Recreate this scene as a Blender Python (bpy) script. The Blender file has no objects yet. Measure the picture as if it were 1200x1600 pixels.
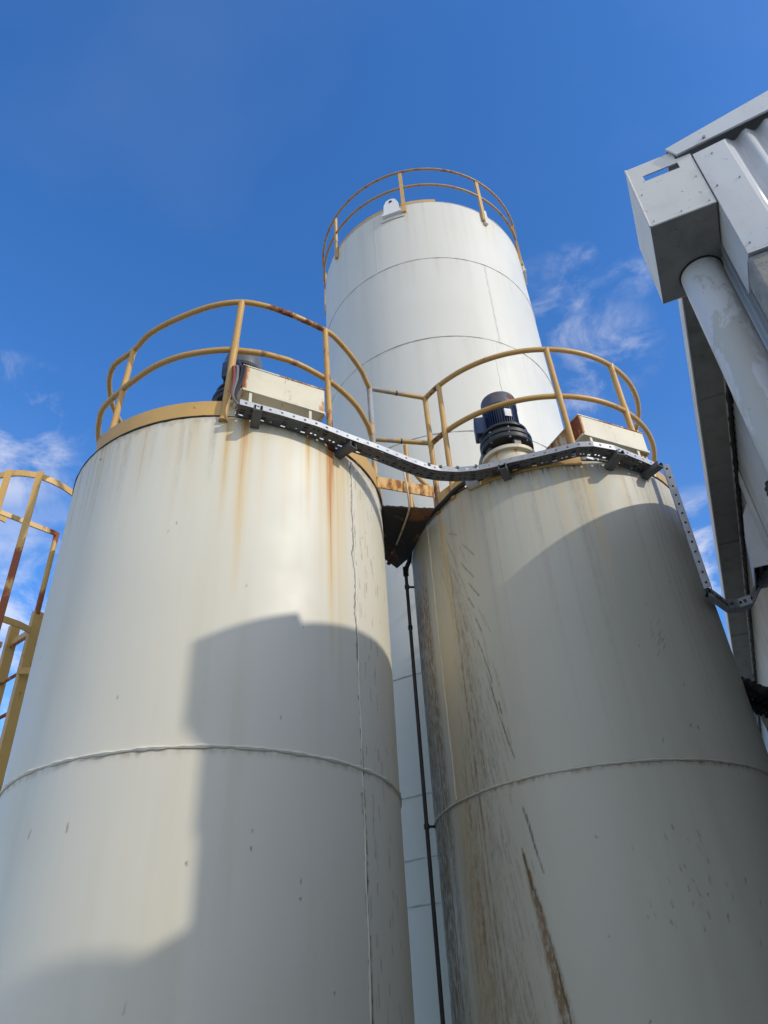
import bpy, math, random
import numpy as np
from mathutils import Vector, Matrix
C = bpy.context.scene
random.seed(4); RNG = np.random.default_rng(7)
rad = math.radians
# ------------------------------------------------------------------ camera
S = 0.8                      # survey units -> metres
CAMZ = 1.6
PITCH, ROLL = 0.6325875, -0.0659001
cam = bpy.data.cameras.new('camera'); camo = bpy.data.objects.new('camera', cam); C.collection.objects.link(camo)
cam.sensor_fit = 'VERTICAL'; cam.sensor_height = 24.0; cam.lens = 1180/1600*24.0; cam.clip_end = 3000; cam.clip_start = .05
r0 = Vector((1, 0, 0)); u0 = Vector((0, -math.sin(PITCH), math.cos(PITCH))); b0 = Vector((0, -math.cos(PITCH), -math.sin(PITCH)))
c_, s_ = math.cos(ROLL), math.sin(ROLL)
R3 = Matrix((c_*r0 + s_*u0, -s_*r0 + c_*u0, b0)).transposed()
camo.matrix_world = Matrix.Translation((0, 0, CAMZ)) @ R3.to_4x4()
C.camera = camo
# ------------------------------------------------------------------ sky and sun
SUN_AZ, SUN_EL = -34.3, 28.7          # mathematical azimuth (from +X), elevation
w = bpy.data.worlds.new("World"); C.world = w; w.use_nodes = True
nt = w.node_tree; nodes, links = nt.nodes, nt.links
bg = nodes['Background']; bg.inputs[1].default_value = 0.15
sky = nodes.new('ShaderNodeTexSky'); sky.sky_type = 'NISHITA'; sky.sun_disc = False
sky.sun_elevation = rad(SUN_EL); sky.sun_rotation = rad(90 - SUN_AZ)
sky.altitude = 0; sky.air_density = 1.0; sky.dust_density = 0.4; sky.ozone_density = 3.0
hs = nodes.new('ShaderNodeHueSaturation'); hs.inputs['Saturation'].default_value = 1.27; hs.inputs['Hue'].default_value = .508; hs.inputs['Value'].default_value = 1.44
links.new(sky.outputs[0], hs.inputs['Color'])
tc = nodes.new('ShaderNodeTexCoord')
def wmath(op, a, b=None, c=None):
    n = nodes.new('ShaderNodeMath'); n.operation = op; n.use_clamp = False
    for i, v in enumerate((a, b, c)):
        if v is None: continue
        if isinstance(v, (int, float)): n.inputs[i].default_value = v
        else: links.new(v, n.inputs[i])
    return n.outputs[0]
def sky_dir(u, v):
    d = R3 @ Vector(((u-600)/1180, -(v-800)/1180, -1)); return d.normalized()
nz = nodes.new('ShaderNodeTexNoise'); nz.inputs['Scale'].default_value = 9; nz.inputs['Detail'].default_value = 9; nz.inputs['Roughness'].default_value = .6
nz.inputs['Distortion'].default_value = .5
mp = nodes.new('ShaderNodeMapping'); mp.inputs['Scale'].default_value = (1, 1, 1.7); mp.inputs['Location'].default_value = (.3, 1.1, .2)
links.new(tc.outputs['Generated'], mp.inputs[0]); links.new(mp.outputs[0], nz.inputs['Vector'])
total = None
for (u, v, rd, st) in ((870, 485, 3.6, .42), (945, 545, 3.4, .42), (900, 418, 1.5, .5), (985, 430, 1.6, .3), (10, 685, 4.6, .55), (65, 607, 1.5, .5), (5, 590, 1.6, .4), (1105, 845, 3.0, .7),
                       (1120, 940, 6.5, 1.25), (-60, 1180, 15, .65), (1130, 1150, 12, 1.2), (890, 600, 3, .35)):
    dot = nodes.new('ShaderNodeVectorMath'); dot.operation = 'DOT_PRODUCT'
    links.new(tc.outputs['Generated'], dot.inputs[0]); dot.inputs[1].default_value = sky_dir(u, v)
    m = nodes.new('ShaderNodeMapRange'); m.interpolation_type = 'SMOOTHSTEP'
    m.inputs['From Min'].default_value = math.cos(rad(rd*1.35)); m.inputs['From Max'].default_value = math.cos(rad(rd*.15))
    m.inputs['To Max'].default_value = st
    links.new(dot.outputs['Value'], m.inputs['Value'])
    total = m.outputs[0] if total is None else wmath('MAXIMUM', total, m.outputs[0])
sx = nodes.new('ShaderNodeSeparateXYZ'); links.new(tc.outputs['Generated'], sx.inputs[0])
bk_ = nodes.new('ShaderNodeMapRange'); bk_.interpolation_type = 'SMOOTHSTEP'     # unseen broken cloud behind the viewer, added as neutral fill light
bk_.inputs['From Min'].default_value = -.12; bk_.inputs['From Max'].default_value = -.45; bk_.inputs['To Max'].default_value = 2.6
links.new(sx.outputs[1], bk_.inputs['Value']); total = wmath('MAXIMUM', total, bk_.outputs[0])
cl = nodes.new('ShaderNodeMapRange'); cl.interpolation_type = 'SMOOTHSTEP'
cl.inputs['From Min'].default_value = .40; cl.inputs['From Max'].default_value = .70
links.new(nz.outputs[0], cl.inputs['Value'])
fac = wmath('MULTIPLY', cl.outputs[0], total)
fac = wmath('MINIMUM', wmath('MULTIPLY', fac, 1.0), .8)
# faint high veil all over
nv = nodes.new('ShaderNodeTexNoise'); nv.inputs['Scale'].default_value = 2.2; nv.inputs['Detail'].default_value = 5; links.new(mp.outputs[0], nv.inputs['Vector'])
fac = wmath('MAXIMUM', fac, wmath('MULTIPLY', wmath('SUBTRACT', nv.outputs[0], .45), .10))
mx = nodes.new('ShaderNodeMix'); mx.data_type = 'RGBA'; links.new(fac, mx.inputs['Factor'])
links.new(hs.outputs[0], mx.inputs[6]); mx.inputs[7].default_value = (6.4, 6.1, 5.7, 1)
links.new(mx.outputs[2], bg.inputs[0])
sl = bpy.data.lights.new('sun', 'SUN'); so = bpy.data.objects.new('sun', sl); C.collection.objects.link(so)
sl.energy = 2.05; sl.angle = rad(1.0); sl.color = (1, .93, .82)
sd = Vector((math.cos(rad(SUN_AZ))*math.cos(rad(SUN_EL)), math.sin(rad(SUN_AZ))*math.cos(rad(SUN_EL)), math.sin(rad(SUN_EL))))
so.rotation_euler = sd.to_track_quat('Z', 'Y').to_euler(); so.location = (8, -6, 12)
C.view_settings.view_transform = 'Standard'; C.view_settings.look = 'None'; C.view_settings.exposure = 0.27; C.view_settings.gamma = 1

# ------------------------------------------------------------------ helpers
def W(p): return Vector((p[0]*S, p[1]*S, p[2]*S + CAMZ))
GZ = -CAMZ/S                                   # ground level in survey units
def TU(t, u, z): return (.9304*t + .3665*u, -.3665*t + .9304*u, z)   # building axes: t out of its side wall, u along it
WLOC = {}
def thing(name, label, cat, base, group=None):
    o = bpy.data.objects.new(name, None); C.collection.objects.link(o); o.empty_display_size = .2
    o.location = W(base); WLOC[o] = W(base); o['label'] = label; o['category'] = cat
    if group: o['group'] = group
    return o
def tag(o, label, cat, group=None):
    o['label'] = label; o['category'] = cat
    if group: o['group'] = group
    return o
class MB:
    def __init__(s): s.v = []; s.f = []; s.rust = []
    def add(s, vs, fs, rust=0.0):
        n = len(s.v); s.v += [tuple(p) for p in vs]; s.f += [tuple(i+n for i in f) for f in fs]
        s.rust += list(rust) if hasattr(rust, '__len__') else [rust]*len(vs)
        return s
    def hexa(s, p, rust=0):                    # 8 points: bottom 4 (ccw), top 4
        return s.add(p, [(3, 2, 1, 0), (4, 5, 6, 7), (0, 1, 5, 4), (1, 2, 6, 5), (2, 3, 7, 6), (3, 0, 4, 7)], rust)
    def box(s, c, ex, ey, ez, rust=0):         # centre and three half-axis vectors
        c, ex, ey, ez = map(Vector, (c, ex, ey, ez)); P = []
        for z in (-1, 1):
            for a, b in ((-1, -1), (1, -1), (1, 1), (-1, 1)): P.append(c + ex*a + ey*b + ez*z)
        return s.hexa(P, rust)
    def tbox(s, t0, t1, u0, u1, z0, z1, rust=0):
        P = [TU(t, u, z) for z in (z0, z1) for t, u in ((t0, u0), (t1, u0), (t1, u1), (t0, u1))]
        return s.hexa(P, rust)
    def tube(s, pts, r, n=10, closed=False, rust=None, caps=True, r2=None):
        pts = [Vector(p) for p in pts]; m = len(pts); vs = []; rr = []
        prev = None
        for i, p in enumerate(pts):
            if closed: d = pts[(i+1) % m] - pts[i-1]
            else: d = pts[min(i+1, m-1)] - pts[max(i-1, 0)]
            d.normalize()
            if prev is None:
                a = Vector((0, 0, 1)) if abs(d.z) < .9 else Vector((1, 0, 0)); x = d.cross(a).normalized()
            else: x = (prev - d*prev.dot(d)).normalized()
            prev = x; y = d.cross(x)
            q = r if not hasattr(r, '__len__') else r[i]
            q2 = q if r2 is None else r2
            for k in range(n):
                a = 2*math.pi*k/n; vs.append(p + x*math.cos(a)*q + y*math.sin(a)*q2); rr.append(0 if rust is None else rust[i])
        fs = []
        for i in range(m if closed else m-1):
            j = (i+1) % m
            for k in range(n): l = (k+1) % n; fs.append((i*n+k, i*n+l, j*n+l, j*n+k))
        if caps and not closed: fs.append(tuple(range(n-1, -1, -1))); fs.append(tuple((m-1)*n+k for k in range(n)))
        return s.add(vs, fs, rr)
    def lathe(s, c, prof, n=32, rust=0, tilt=None):     # prof: (r, z) pairs, axis z at c
        vs = []; fs = []
        for (r, z) in prof:
            for k in range(n): a = 2*math.pi*k/n; vs.append((c[0]+r*math.cos(a), c[1]+r*math.sin(a), c[2]+z))
        m = len(prof)
        for i in range(m-1):
            for k in range(n): l = (k+1) % n; fs.append((i*n+k, i*n+l, (i+1)*n+l, (i+1)*n+k))
        fs.append(tuple(range(n-1, -1, -1))); fs.append(tuple((m-1)*n+k for k in range(n)))
        return s.add(vs, fs, rust)
    def build(s, name, mat, parent=None, smooth=True, bevel=0, struct=False, auto=40):
        me = bpy.data.meshes.new(name)
        off = WLOC[parent] if parent is not None else Vector((0, 0, 0))
        base = None
        if parent is None and not struct:
            xs = [W(p) for p in s.v]; base = sum(xs, Vector())/len(xs); base.z = min(p.z for p in xs); off = base
        me.from_pydata([tuple(W(p) - off) for p in s.v], [], s.f)
        if any(s.rust):
            a = me.attributes.new('wear', 'FLOAT', 'POINT'); a.data.foreach_set('value', s.rust)
        me.materials.append(mat); me.update()
        o = bpy.data.objects.new(name, me); C.collection.objects.link(o)
        if parent is not None: o.parent = parent; WLOC[o] = WLOC[parent]
        else:
            if base is not None: o.location = base
            WLOC[o] = off.copy()
        if smooth:
            me.polygons.foreach_set('use_smooth', [True]*len(me.polygons))
            me.set_sharp_from_angle(angle=rad(auto))
        if bevel:
            b = o.modifiers.new('bevel', 'BEVEL'); b.width = bevel; b.segments = 2; b.limit_method = 'ANGLE'; b.angle_limit = rad(40)
        if struct: o['kind'] = 'structure'
        return o
def arc(c, r, a0, a1, z, n=48, zf=None):
    return [(c[0]+r*math.cos(rad(a0+(a1-a0)*i/n)), c[1]+r*math.sin(rad(a0+(a1-a0)*i/n)), z if zf is None else zf(i/n)) for i in range(n+1)]
def polar(c, r, a, z): return (c[0]+r*math.cos(rad(a)), c[1]+r*math.sin(rad(a)), z)
def smoothpath(pts, k=4):                       # Catmull-Rom through points
    P = [Vector(p) for p in pts]; out = []
    for i in range(len(P)-1):
        a, b, c, d = P[max(i-1, 0)], P[i], P[i+1], P[min(i+2, len(P)-1)]
        for j in range(k):
            t = j/k; out.append(.5*((2*b) + (c-a)*t + (2*a-5*b+4*c-d)*t*t + (3*b-a-3*c+d)*t**3))
    out.append(P[-1]); return out

# ------------------------------------------------------------------ materials
class M_:
    def __init__(s, name):
        s.m = bpy.data.materials.new(name); s.m.use_nodes = True; s.t = s.m.node_tree
        s.b = s.t.nodes['Principled BSDF']; s.co = s.t.nodes.new('ShaderNodeTexCoord').outputs['Object']
    def n(s, typ, **kw):
        x = s.t.nodes.new('ShaderNode'+typ)
        for k, v in kw.items():
            if hasattr(x, k): setattr(x, k, v)
        return x
    def ln(s, a, b): s.t.links.new(a, b)
    def noise(s, scale, detail=4, rough=.55, stretch=(1, 1, 1), dist=0, vec=None):
        mp = s.n('Mapping'); mp.inputs['Scale'].default_value = stretch; s.ln(vec or s.co, mp.inputs[0])
        x = s.n('TexNoise'); x.inputs['Scale'].default_value = scale; x.inputs['Detail'].default_value = detail
        x.inputs['Roughness'].default_value = rough; x.inputs['Distortion'].default_value = dist; s.ln(mp.outputs[0], x.inputs['Vector']); return x.outputs[0]
    def ramp(s, v, a, b, lo=0, hi=1):
        x = s.n('MapRange'); x.interpolation_type = 'SMOOTHSTEP'
        for k, q in (('From Min', a), ('From Max', b), ('To Min', lo), ('To Max', hi)): x.inputs[k].default_value = q
        s.ln(v, x.inputs['Value']); return x.outputs[0]
    def math(s, op, a, b=0, clamp=False):
        x = s.n('Math'); x.operation = op; x.use_clamp = clamp
        for i, v in enumerate((a, b)):
            if isinstance(v, (int, float)): x.inputs[i].default_value = v
            else: s.ln(v, x.inputs[i])
        return x.outputs[0]
    def mix(s, f, a, b, mode='MIX'):
        x = s.n('Mix'); x.data_type = 'RGBA'; x.blend_type = mode
        for i, v in ((0, f), (6, a), (7, b)):
            if isinstance(v, (int, float)): x.inputs[i].default_value = v
            elif isinstance(v, tuple): x.inputs[i].default_value = (*v, 1)
            else: s.ln(v, x.inputs[i])
        return x.outputs[2]
    def attr(s, name): return s.n('Attribute', attribute_name=name)
    def out(s, col, rough=.5, metal=0.0, bump=None, bs=.3, bd=.01, spec=None):
        for k, v in (('Base Color', col), ('Roughness', rough), ('Metallic', metal)):
            if isinstance(v, tuple): s.b.inputs[k].default_value = (*v, 1)
            elif isinstance(v, (int, float)): s.b.inputs[k].default_value = v
            else: s.ln(v, s.b.inputs[k])
        if spec is not None: s.b.inputs['Specular IOR Level'].default_value = spec
        if bump is not None:
            x = s.n('Bump'); x.inputs['Strength'].default_value = bs; x.inputs['Distance'].default_value = bd
            s.ln(bump, x.inputs['Height']); s.ln(x.outputs[0], s.b.inputs['Normal'])
        return s.m
def sep(m, col):
    x = m.n('SeparateColor'); m.ln(col, x.inputs[0]); return x.outputs
def tank_mat(name, base, dark, streak=.5):
    m = M_(name)
    big = m.noise(.55, 3, .5)
    st = m.noise(3.2, 5, .6, (1, 1, .07))
    fine = m.noise(60, 3, .6)
    col = m.mix(m.ramp(big, .3, .7, 0, .7), base, dark)
    col = m.mix(m.ramp(st, .45, .75, 0, streak), col, tuple(c*f for c, f in zip(dark, (.93, .92, .84))))
    sp = m.noise(26, 2, .5)
    col = m.mix(m.ramp(sp, .81, .83, 0, .4), col, (.12, .10, .075))
    at = m.attr('wear'); R, G, B = sep(m, at.outputs['Color'])[:3]
    nf = m.noise(14, 4, .6, (1, 1, .10))
    Rm = m.math('MULTIPLY', R, m.ramp(nf, .25, .65, .72, 1.15), True)
    rc = m.mix(m.ramp(R, .35, .95), (.64, .45, .17), (.47, .19, .05))
    col = m.mix(m.math('MULTIPLY', Rm, 1.35, True), col, rc)
    gn = m.noise(38, 5, .75, (1, 1, .35))
    Gm = m.math('MULTIPLY', G, m.ramp(gn, .36, .62, .35, 1.25), True)
    col = m.mix(m.math('MULTIPLY', Gm, 1.2, True), col, (.235, .165, .095))
    Bm = m.math('MULTIPLY', B, m.ramp(m.noise(50, 2, .6, (1, 1, .3)), .3, .55, .45, 1.1), True)
    col = m.mix(Bm, col, (.055, .042, .028))
    rough = m.ramp(m.noise(2, 4),   .3, .7, .42, .58)
    rough = m.math('ADD', rough, m.math('MULTIPLY', Gm, .5), True)
    m.ln(m.ramp(Gm, 0, .6, .45, .12), m.b.inputs['Specular IOR Level'])
    bump = m.math('ADD', m.math('MULTIPLY', big, 1.2), m.math('MULTIPLY', fine, .012))
    bump = m.math('SUBTRACT', bump, m.math('MULTIPLY', B, .08))
    return m.out(col, rough, 0, bump, .35, .03)
M_TANK = tank_mat('aged_offwhite_tank_paint', (.69, .655, .54), (.635, .60, .485))
M_TANKR = tank_mat('grimy_darkened_tank_paint', (.51, .49, .40), (.45, .43, .35))  # same tank paint, grimier and also darkened to deepen this tank's shade
M_FAR = tank_mat('offwhite_tall_tank_paint', (.66, .64, .565), (.61, .595, .52), .25)
def paint(name, col, rough=.5, dirt=(.2, .18, .15), amt=.4, sc=6, st=(1, 1, .35), bs=.1, spots=0):
    m = M_(name); c = m.mix(m.ramp(m.noise(sc, 5, .62, st), .42, .78, 0, amt), col, dirt)
    if spots: c = m.mix(m.ramp(m.noise(45, 3, .6), .66, .72, 0, spots), c, tuple(x*.25 for x in dirt))
    return m.out(c, rough, 0, m.noise(90, 3), bs, .002)
def rusty(name, col, rust1, rust2, base=.0, sc=9, thr=.60, rough=.5, st=(1, 1, .5)):
    m = M_(name); a = m.attr('wear').outputs['Fac']
    n1 = m.noise(sc, 6, .68, st); n2 = m.noise(sc*5, 4, .6)
    v = m.math('ADD', m.math('MULTIPLY', a, .34), m.math('ADD', n1, m.math('MULTIPLY', n2, .12)))
    c0 = m.mix(m.ramp(m.noise(4, 4), .35, .7, 0, .6), col, tuple(x*.8 for x in col))
    c1 = m.mix(m.ramp(v, thr, thr+.06), c0, rust1)
    c2 = m.mix(m.ramp(v, thr+.07, thr+.14), c1, rust2)
    return m.out(c2, m.ramp(v, thr, thr+.1, rough, .85), 0, m.math('ADD', n2, m.ramp(v, thr, thr+.04, .6, 0)), .25, .003)
M_OCHRE = rusty('ochre_handrail_paint', (.53, .31, .085), (.30, .14, .045), (.13, .042, .02), thr=.68, rough=.42)
M_WORN = rusty('worn_to_zinc_rail', (.50, .32, .11), (.30, .26, .22), (.33, .34, .36), thr=.60, rough=.45, sc=7)
M_OCHRE_F = rusty('weathered_ochre_rail', (.40, .25, .12), (.26, .15, .09), (.20, .13, .10), thr=.60)
M_OCHRE_BOARD = rusty('ochre_kick_plate_paint', (.56, .34, .10), (.30, .16, .06), (.13, .06, .03), thr=.70, rough=.45)
M_BEAM = rusty('rusted_ochre_beam', (.60, .36, .09), (.50, .25, .06), (.24, .09, .03), thr=.57, sc=16, st=(1, 1, .35))
M_PLATE = rusty('tarred_rusty_plate', (.035, .026, .020), (.20, .085, .03), (.26, .15, .06), thr=.60, sc=3.2, rough=.7, st=(1, 1, 1))
M_BOX = rusty('cream_box_paint', (.63, .57, .41), (.48, .24, .075), (.22, .065, .028), thr=.72, sc=5, st=(1, 1, .18))
M_LADDER = rusty('ochre_ladder_paint', (.60, .37, .11), (.42, .16, .045), (.27, .08, .03), thr=.66, sc=8)
M_WHITEPAINT = paint('cream_trim_paint', (.62, .58, .45), .5, (.35, .24, .12), .5)
def galv(name, col, rough=.42, metal=.75):
    m = M_(name); v = m.n('TexVoronoi'); v.inputs['Scale'].default_value = 70; m.ln(m.co, v.inputs['Vector'])
    c = m.mix(m.ramp(v.outputs['Color'], .2, .9, 0, .35), col, tuple(x*.72 for x in col))
    c = m.mix(m.ramp(m.noise(9, 5), .5, .75, 0, .5), c, tuple(x*.45 for x in col))
    return m.out(c, rough, metal, m.noise(120, 2), .08, .001)
M_GALV = galv('galvanised_tray_steel', (.36, .375, .395), .5, .4)
M_GALVD = galv('dull_galvanised_bracket', (.13, .132, .128), .65, .2)
M_MOTORBLUE = paint('motor_blue_paint', (.012, .035, .10), .45, (.03, .03, .03), .4, 12)
M_MOTORGREY = paint('motor_cowl_grey', (.10, .11, .12), .4, (.05, .04, .035), .5, 10)
M_MOTORDARK = paint('gearbox_dark_paint', (.022, .024, .026), .45, (.06, .05, .04), .4, 12)
M_COWLRED = rusty('rusty_motor_cowl', (.085, .095, .115), (.15, .06, .05), (.12, .045, .035), thr=.72, sc=10, st=(1, 1, 1))
M_BLACK = paint('black_rubber', (.012, .012, .013), .55, (.04, .035, .03), .3)
M_HOSE = paint('grey_hose', (.16, .165, .17), .5)
M_REDCABLE = paint('red_brown_cable', (.25, .05, .035), .5)
M_PVC = paint('grey_pvc_pipe', (.30, .31, .32), .45, (.12, .12, .12), .5)
M_DARKPIPE = paint('dark_corroded_pipe', (.045, .038, .035), .6, (.12, .08, .06), .6, 14)
M_LABELW = paint('white_sticker', (.75, .75, .73), .5, (.5, .5, .5), .2)
M_BLUEPLASTIC = paint('blue_plastic', (.06, .17, .50), .4)
M_FLASH = paint('pale_grey_flashing', (.60, .61, .61), .42, (.36, .36, .35), .5, 3, (1, 1, .5), .05, .35)
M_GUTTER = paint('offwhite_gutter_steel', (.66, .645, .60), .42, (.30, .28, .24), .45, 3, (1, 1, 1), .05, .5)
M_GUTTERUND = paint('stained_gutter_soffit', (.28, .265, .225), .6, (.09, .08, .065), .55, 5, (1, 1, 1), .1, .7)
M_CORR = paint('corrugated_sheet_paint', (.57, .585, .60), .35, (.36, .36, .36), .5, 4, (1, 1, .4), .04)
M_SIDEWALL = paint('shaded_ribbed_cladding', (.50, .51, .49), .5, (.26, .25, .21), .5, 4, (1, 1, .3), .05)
def pipe_mat():
    m = M_('painted_downpipe'); n = m.noise(3.4, 5, .6, (1, 1, .6), .4)
    c = m.mix(m.ramp(n, .49, .53), (.62, .62, .62), (.50, .49, .44))
    c = m.mix(m.ramp(m.noise(34, 3), .68, .72, 0, .5), c, (.12, .12, .10))
    return m.out(c, m.ramp(n, .49, .53, .4, .6), 0, m.ramp(n, .49, .53, 1, 0), .15, .002)
M_DOWNPIPE = pipe_mat()
def render_mat():
    m = M_('rough_cement_render'); n = m.noise(70, 5, .75); g = m.noise(7, 6, .7)
    c = m.mix(m.ramp(g, .35, .7), (.40, .39, .35), (.27, .27, .25))
    c = m.mix(m.ramp(m.noise(24, 5, .8), .60, .68, 0, .8), c, (.045, .045, .035))
    return m.out(c, .92, 0, m.math('ADD', n, g), .8, .012)
M_RENDER = render_mat()
def concrete(name, a, b):
    m = M_(name); c = m.mix(m.ramp(m.noise(.6, 8, .65), .35, .68), a, b)
    c = m.mix(m.ramp(m.noise(3, 6, .7), .6, .75, 0, .5), c, tuple(x*.6 for x in b))
    return m.out(c, .85, 0, m.noise(40, 6, .7), .4, .006)
M_GROUND = concrete('yard_concrete', (.34, .33, .31), (.24, .235, .22))

# ------------------------------------------------------------------ ground
g = MB(); g.add([(-900, -900, GZ), (900, -900, GZ), (900, 900, GZ), (-900, 900, GZ)], [(0, 1, 2, 3)])
g.build('ground', M_GROUND, smooth=False, struct=True)

# ------------------------------------------------------------------ tanks
TL = (-1.5199, 6.0940, 1.5000); TR = (1.7191, 6.9528, 1.4541); TF = (1.2078, 10.7445, 2.1779)
HT = 4.489
def vnoise(x, seed, per=4096):
    r = np.random.default_rng(seed).random(per); i = np.floor(x).astype(int); f = x-i; f = f*f*(3-2*f)
    return r[i % per]*(1-f) + r[(i+1) % per]*f
class Wear:
    def __init__(s, T, A, Z):
        s.T, s.A, s.Z = T, A, Z; s.R = np.zeros_like(A); s.G = s.R.copy(); s.B = s.R.copy(); s.s = np.radians(A)*T[2]
    def streak(s, ch, a, z0, z1, w, k, wob=.25, seed=0, tip=.45):
        A, Z = s.A, s.Z; d = z0-z1; t = (z0-Z)/d
        ww = w*(1-(1-tip)*np.clip(t, 0, 1)); aa = a + w*wob*(vnoise(Z*1.3+50, seed+11)-.5)
        g = np.exp(-((A-aa)/ww)**2*1.2) * np.clip(1.02-t, 0, 1)**.8 * (t > -.02)
        g *= .7+.6*vnoise(A*2.6+900, seed+3)
        v = getattr(s, ch); np.maximum(v, g*k, out=v)
    def line(s, ch, pts, w0, w1, k, seed=0, brk=0.0, wob=0.0):
        L = len(pts)-1; v = getattr(s, ch)
        for i in range(L):
            (a0, z0), (a1, z1) = pts[i], pts[i+1]; k0, k1 = w0+(w1-w0)*i/L, w0+(w1-w0)*(i+1)/L
            x0, x1 = math.radians(a0)*s.T[2], math.radians(a1)*s.T[2]
            lo, hi = min(x0, x1)-.1, max(x0, x1)+.1; zl, zh = min(z0, z1)-.1, max(z0, z1)+.1
            m = (s.s > lo) & (s.s < hi) & (s.Z > zl) & (s.Z < zh)
            if not m.any(): continue
            X = s.s[m]; Zz = s.Z[m]
            if wob: X = X + wob*(vnoise(Zz*9+70, seed+5)-.5) + wob*.5*(vnoise(Zz*31+70, seed+6)-.5)
            dx, dz = x1-x0, z1-z0; t = np.clip(((X-x0)*dx+(Zz-z0)*dz)/(dx*dx+dz*dz), 0, 1)
            d = np.hypot(X-x0-t*dx, Zz-z0-t*dz); ww = k0+(k1-k0)*t
            g = np.clip(1.5-d/np.maximum(ww, .0052), 0, 1)*k
            if brk: g = g*(vnoise(Zz*7+300, seed+9) > brk)
            v[m] = np.maximum(v[m], g)
def shell(T, ztop, a_fine, step, zf0, zstep, name, mat, parent, wear):
    a0, a1 = a_fine; fine = np.arange(a0, a1, step); coarse = np.arange(a1, a0+360, 4.0)
    ang = np.concatenate([fine, coarse]); zs = np.concatenate([[GZ, GZ+.6], np.arange(zf0, ztop, zstep), [ztop]])
    A, Z = np.meshgrid(ang, zs); wr = Wear(T, A, Z); wear(wr)
    n, m = len(ang), len(zs)
    off = WLOC[parent]
    # slightly uneven plate: the sheet bellies by a few millimetres between its welds
    rr = T[2]*S*(1 + 0.0012*np.sin(np.radians(A)*5+Z*1.1)*np.sin(Z*2.3+1))
    dr_ = np.random.default_rng(int(T[2]*1000))
    for _ in range(26):
        a_, z_, w_, k_ = dr_.uniform(a0, a1), dr_.uniform(0, ztop), dr_.uniform(.08, .4), dr_.uniform(-.0035, .0028)
        rr = rr + S*k_*np.exp(-(((A-a_)*math.pi/180*T[2]/w_)**2+((Z-z_)/(w_*1.6))**2))
    X = T[0]*S + rr*np.cos(np.radians(A)) - off.x; Y = T[1]*S + rr*np.sin(np.radians(A)) - off.y; ZZ = Z*S+CAMZ-off.z
    co = np.stack([X, Y, ZZ], -1).reshape(-1, 3)
    i, j = np.meshgrid(np.arange(n), np.arange(m-1)); i = i.ravel(); j = j.ravel(); k = (i+1) % n
    F = np.stack([j*n+i, j*n+k, (j+1)*n+k, (j+1)*n+i], -1)
    me = bpy.data.meshes.new(name); me.vertices.add(len(co)); me.vertices.foreach_set('co', co.ravel())
    me.loops.add(F.size); me.loops.foreach_set('vertex_index', F.ravel().astype(np.int32))
    me.polygons.add(len(F)); me.polygons.foreach_set('loop_start', np.arange(0, F.size, 4, dtype=np.int32))
    me.polygons.foreach_set('use_smooth', np.ones(len(F), bool)); me.update(calc_edges=True)
    at = me.attributes.new('wear', 'FLOAT_COLOR', 'POINT')
    col = np.stack([wr.R, wr.G, wr.B, np.ones_like(wr.R)], -1); at.data.foreach_set('color', np.clip(col, 0, 1).ravel())
    me.materials.append(mat)
    o = bpy.data.objects.new(name, me); C.collection.objects.link(o); o.parent = parent; WLOC[o] = WLOC[parent]; return o
def roof(T, z, parent, mat):
    MB().lathe((T[0], T[1], z), [(T[2]-.004, -.035), (T[2]-.003, -.03), (T[2]-.003, .004), (T[2]*.96, .02), (T[2]*.5, .10), (.05, .17), (.01, .171)], 96).build('roof', mat, parent)
def bead(T, z, r, parent, mat, seed=0, n=240, a0=-190, a1=10, amp=.006, full=True):
    rr = random.Random(seed); pts = []
    N = 360
    ph = [rr.uniform(0, 6) for _ in range(6)]
    for i in range(N):
        a = i; q = amp*.45*(math.sin(a*.11+ph[0])+.6*math.sin(a*.37+ph[1])+.9*math.sin(a*1.7+ph[2]))
        pts.append(polar(T, T[2]+.002, a, z+q))
    rad_ = [r*(1+.25*math.sin(i*.53+ph[3])+.2*math.sin(i*1.31+ph[4])) for i in range(N)]
    mb = MB(); mb.tube(pts, rad_, 6, closed=True); mb.build('weld_seam', mat, parent)
def vbead(T, a, z0, z1, r, parent, mat, seed=0):
    rr = random.Random(seed); N = 60
    pts = [polar(T, T[2]+.001, a+.12*math.sin(i*.7+seed), z0+(z1-z0)*i/N) for i in range(N+1)]
    MB().tube(pts, [r*(1+.3*rr.uniform(-1, 1)) for _ in pts], 6).build('vertical_weld', mat, parent)
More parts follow.
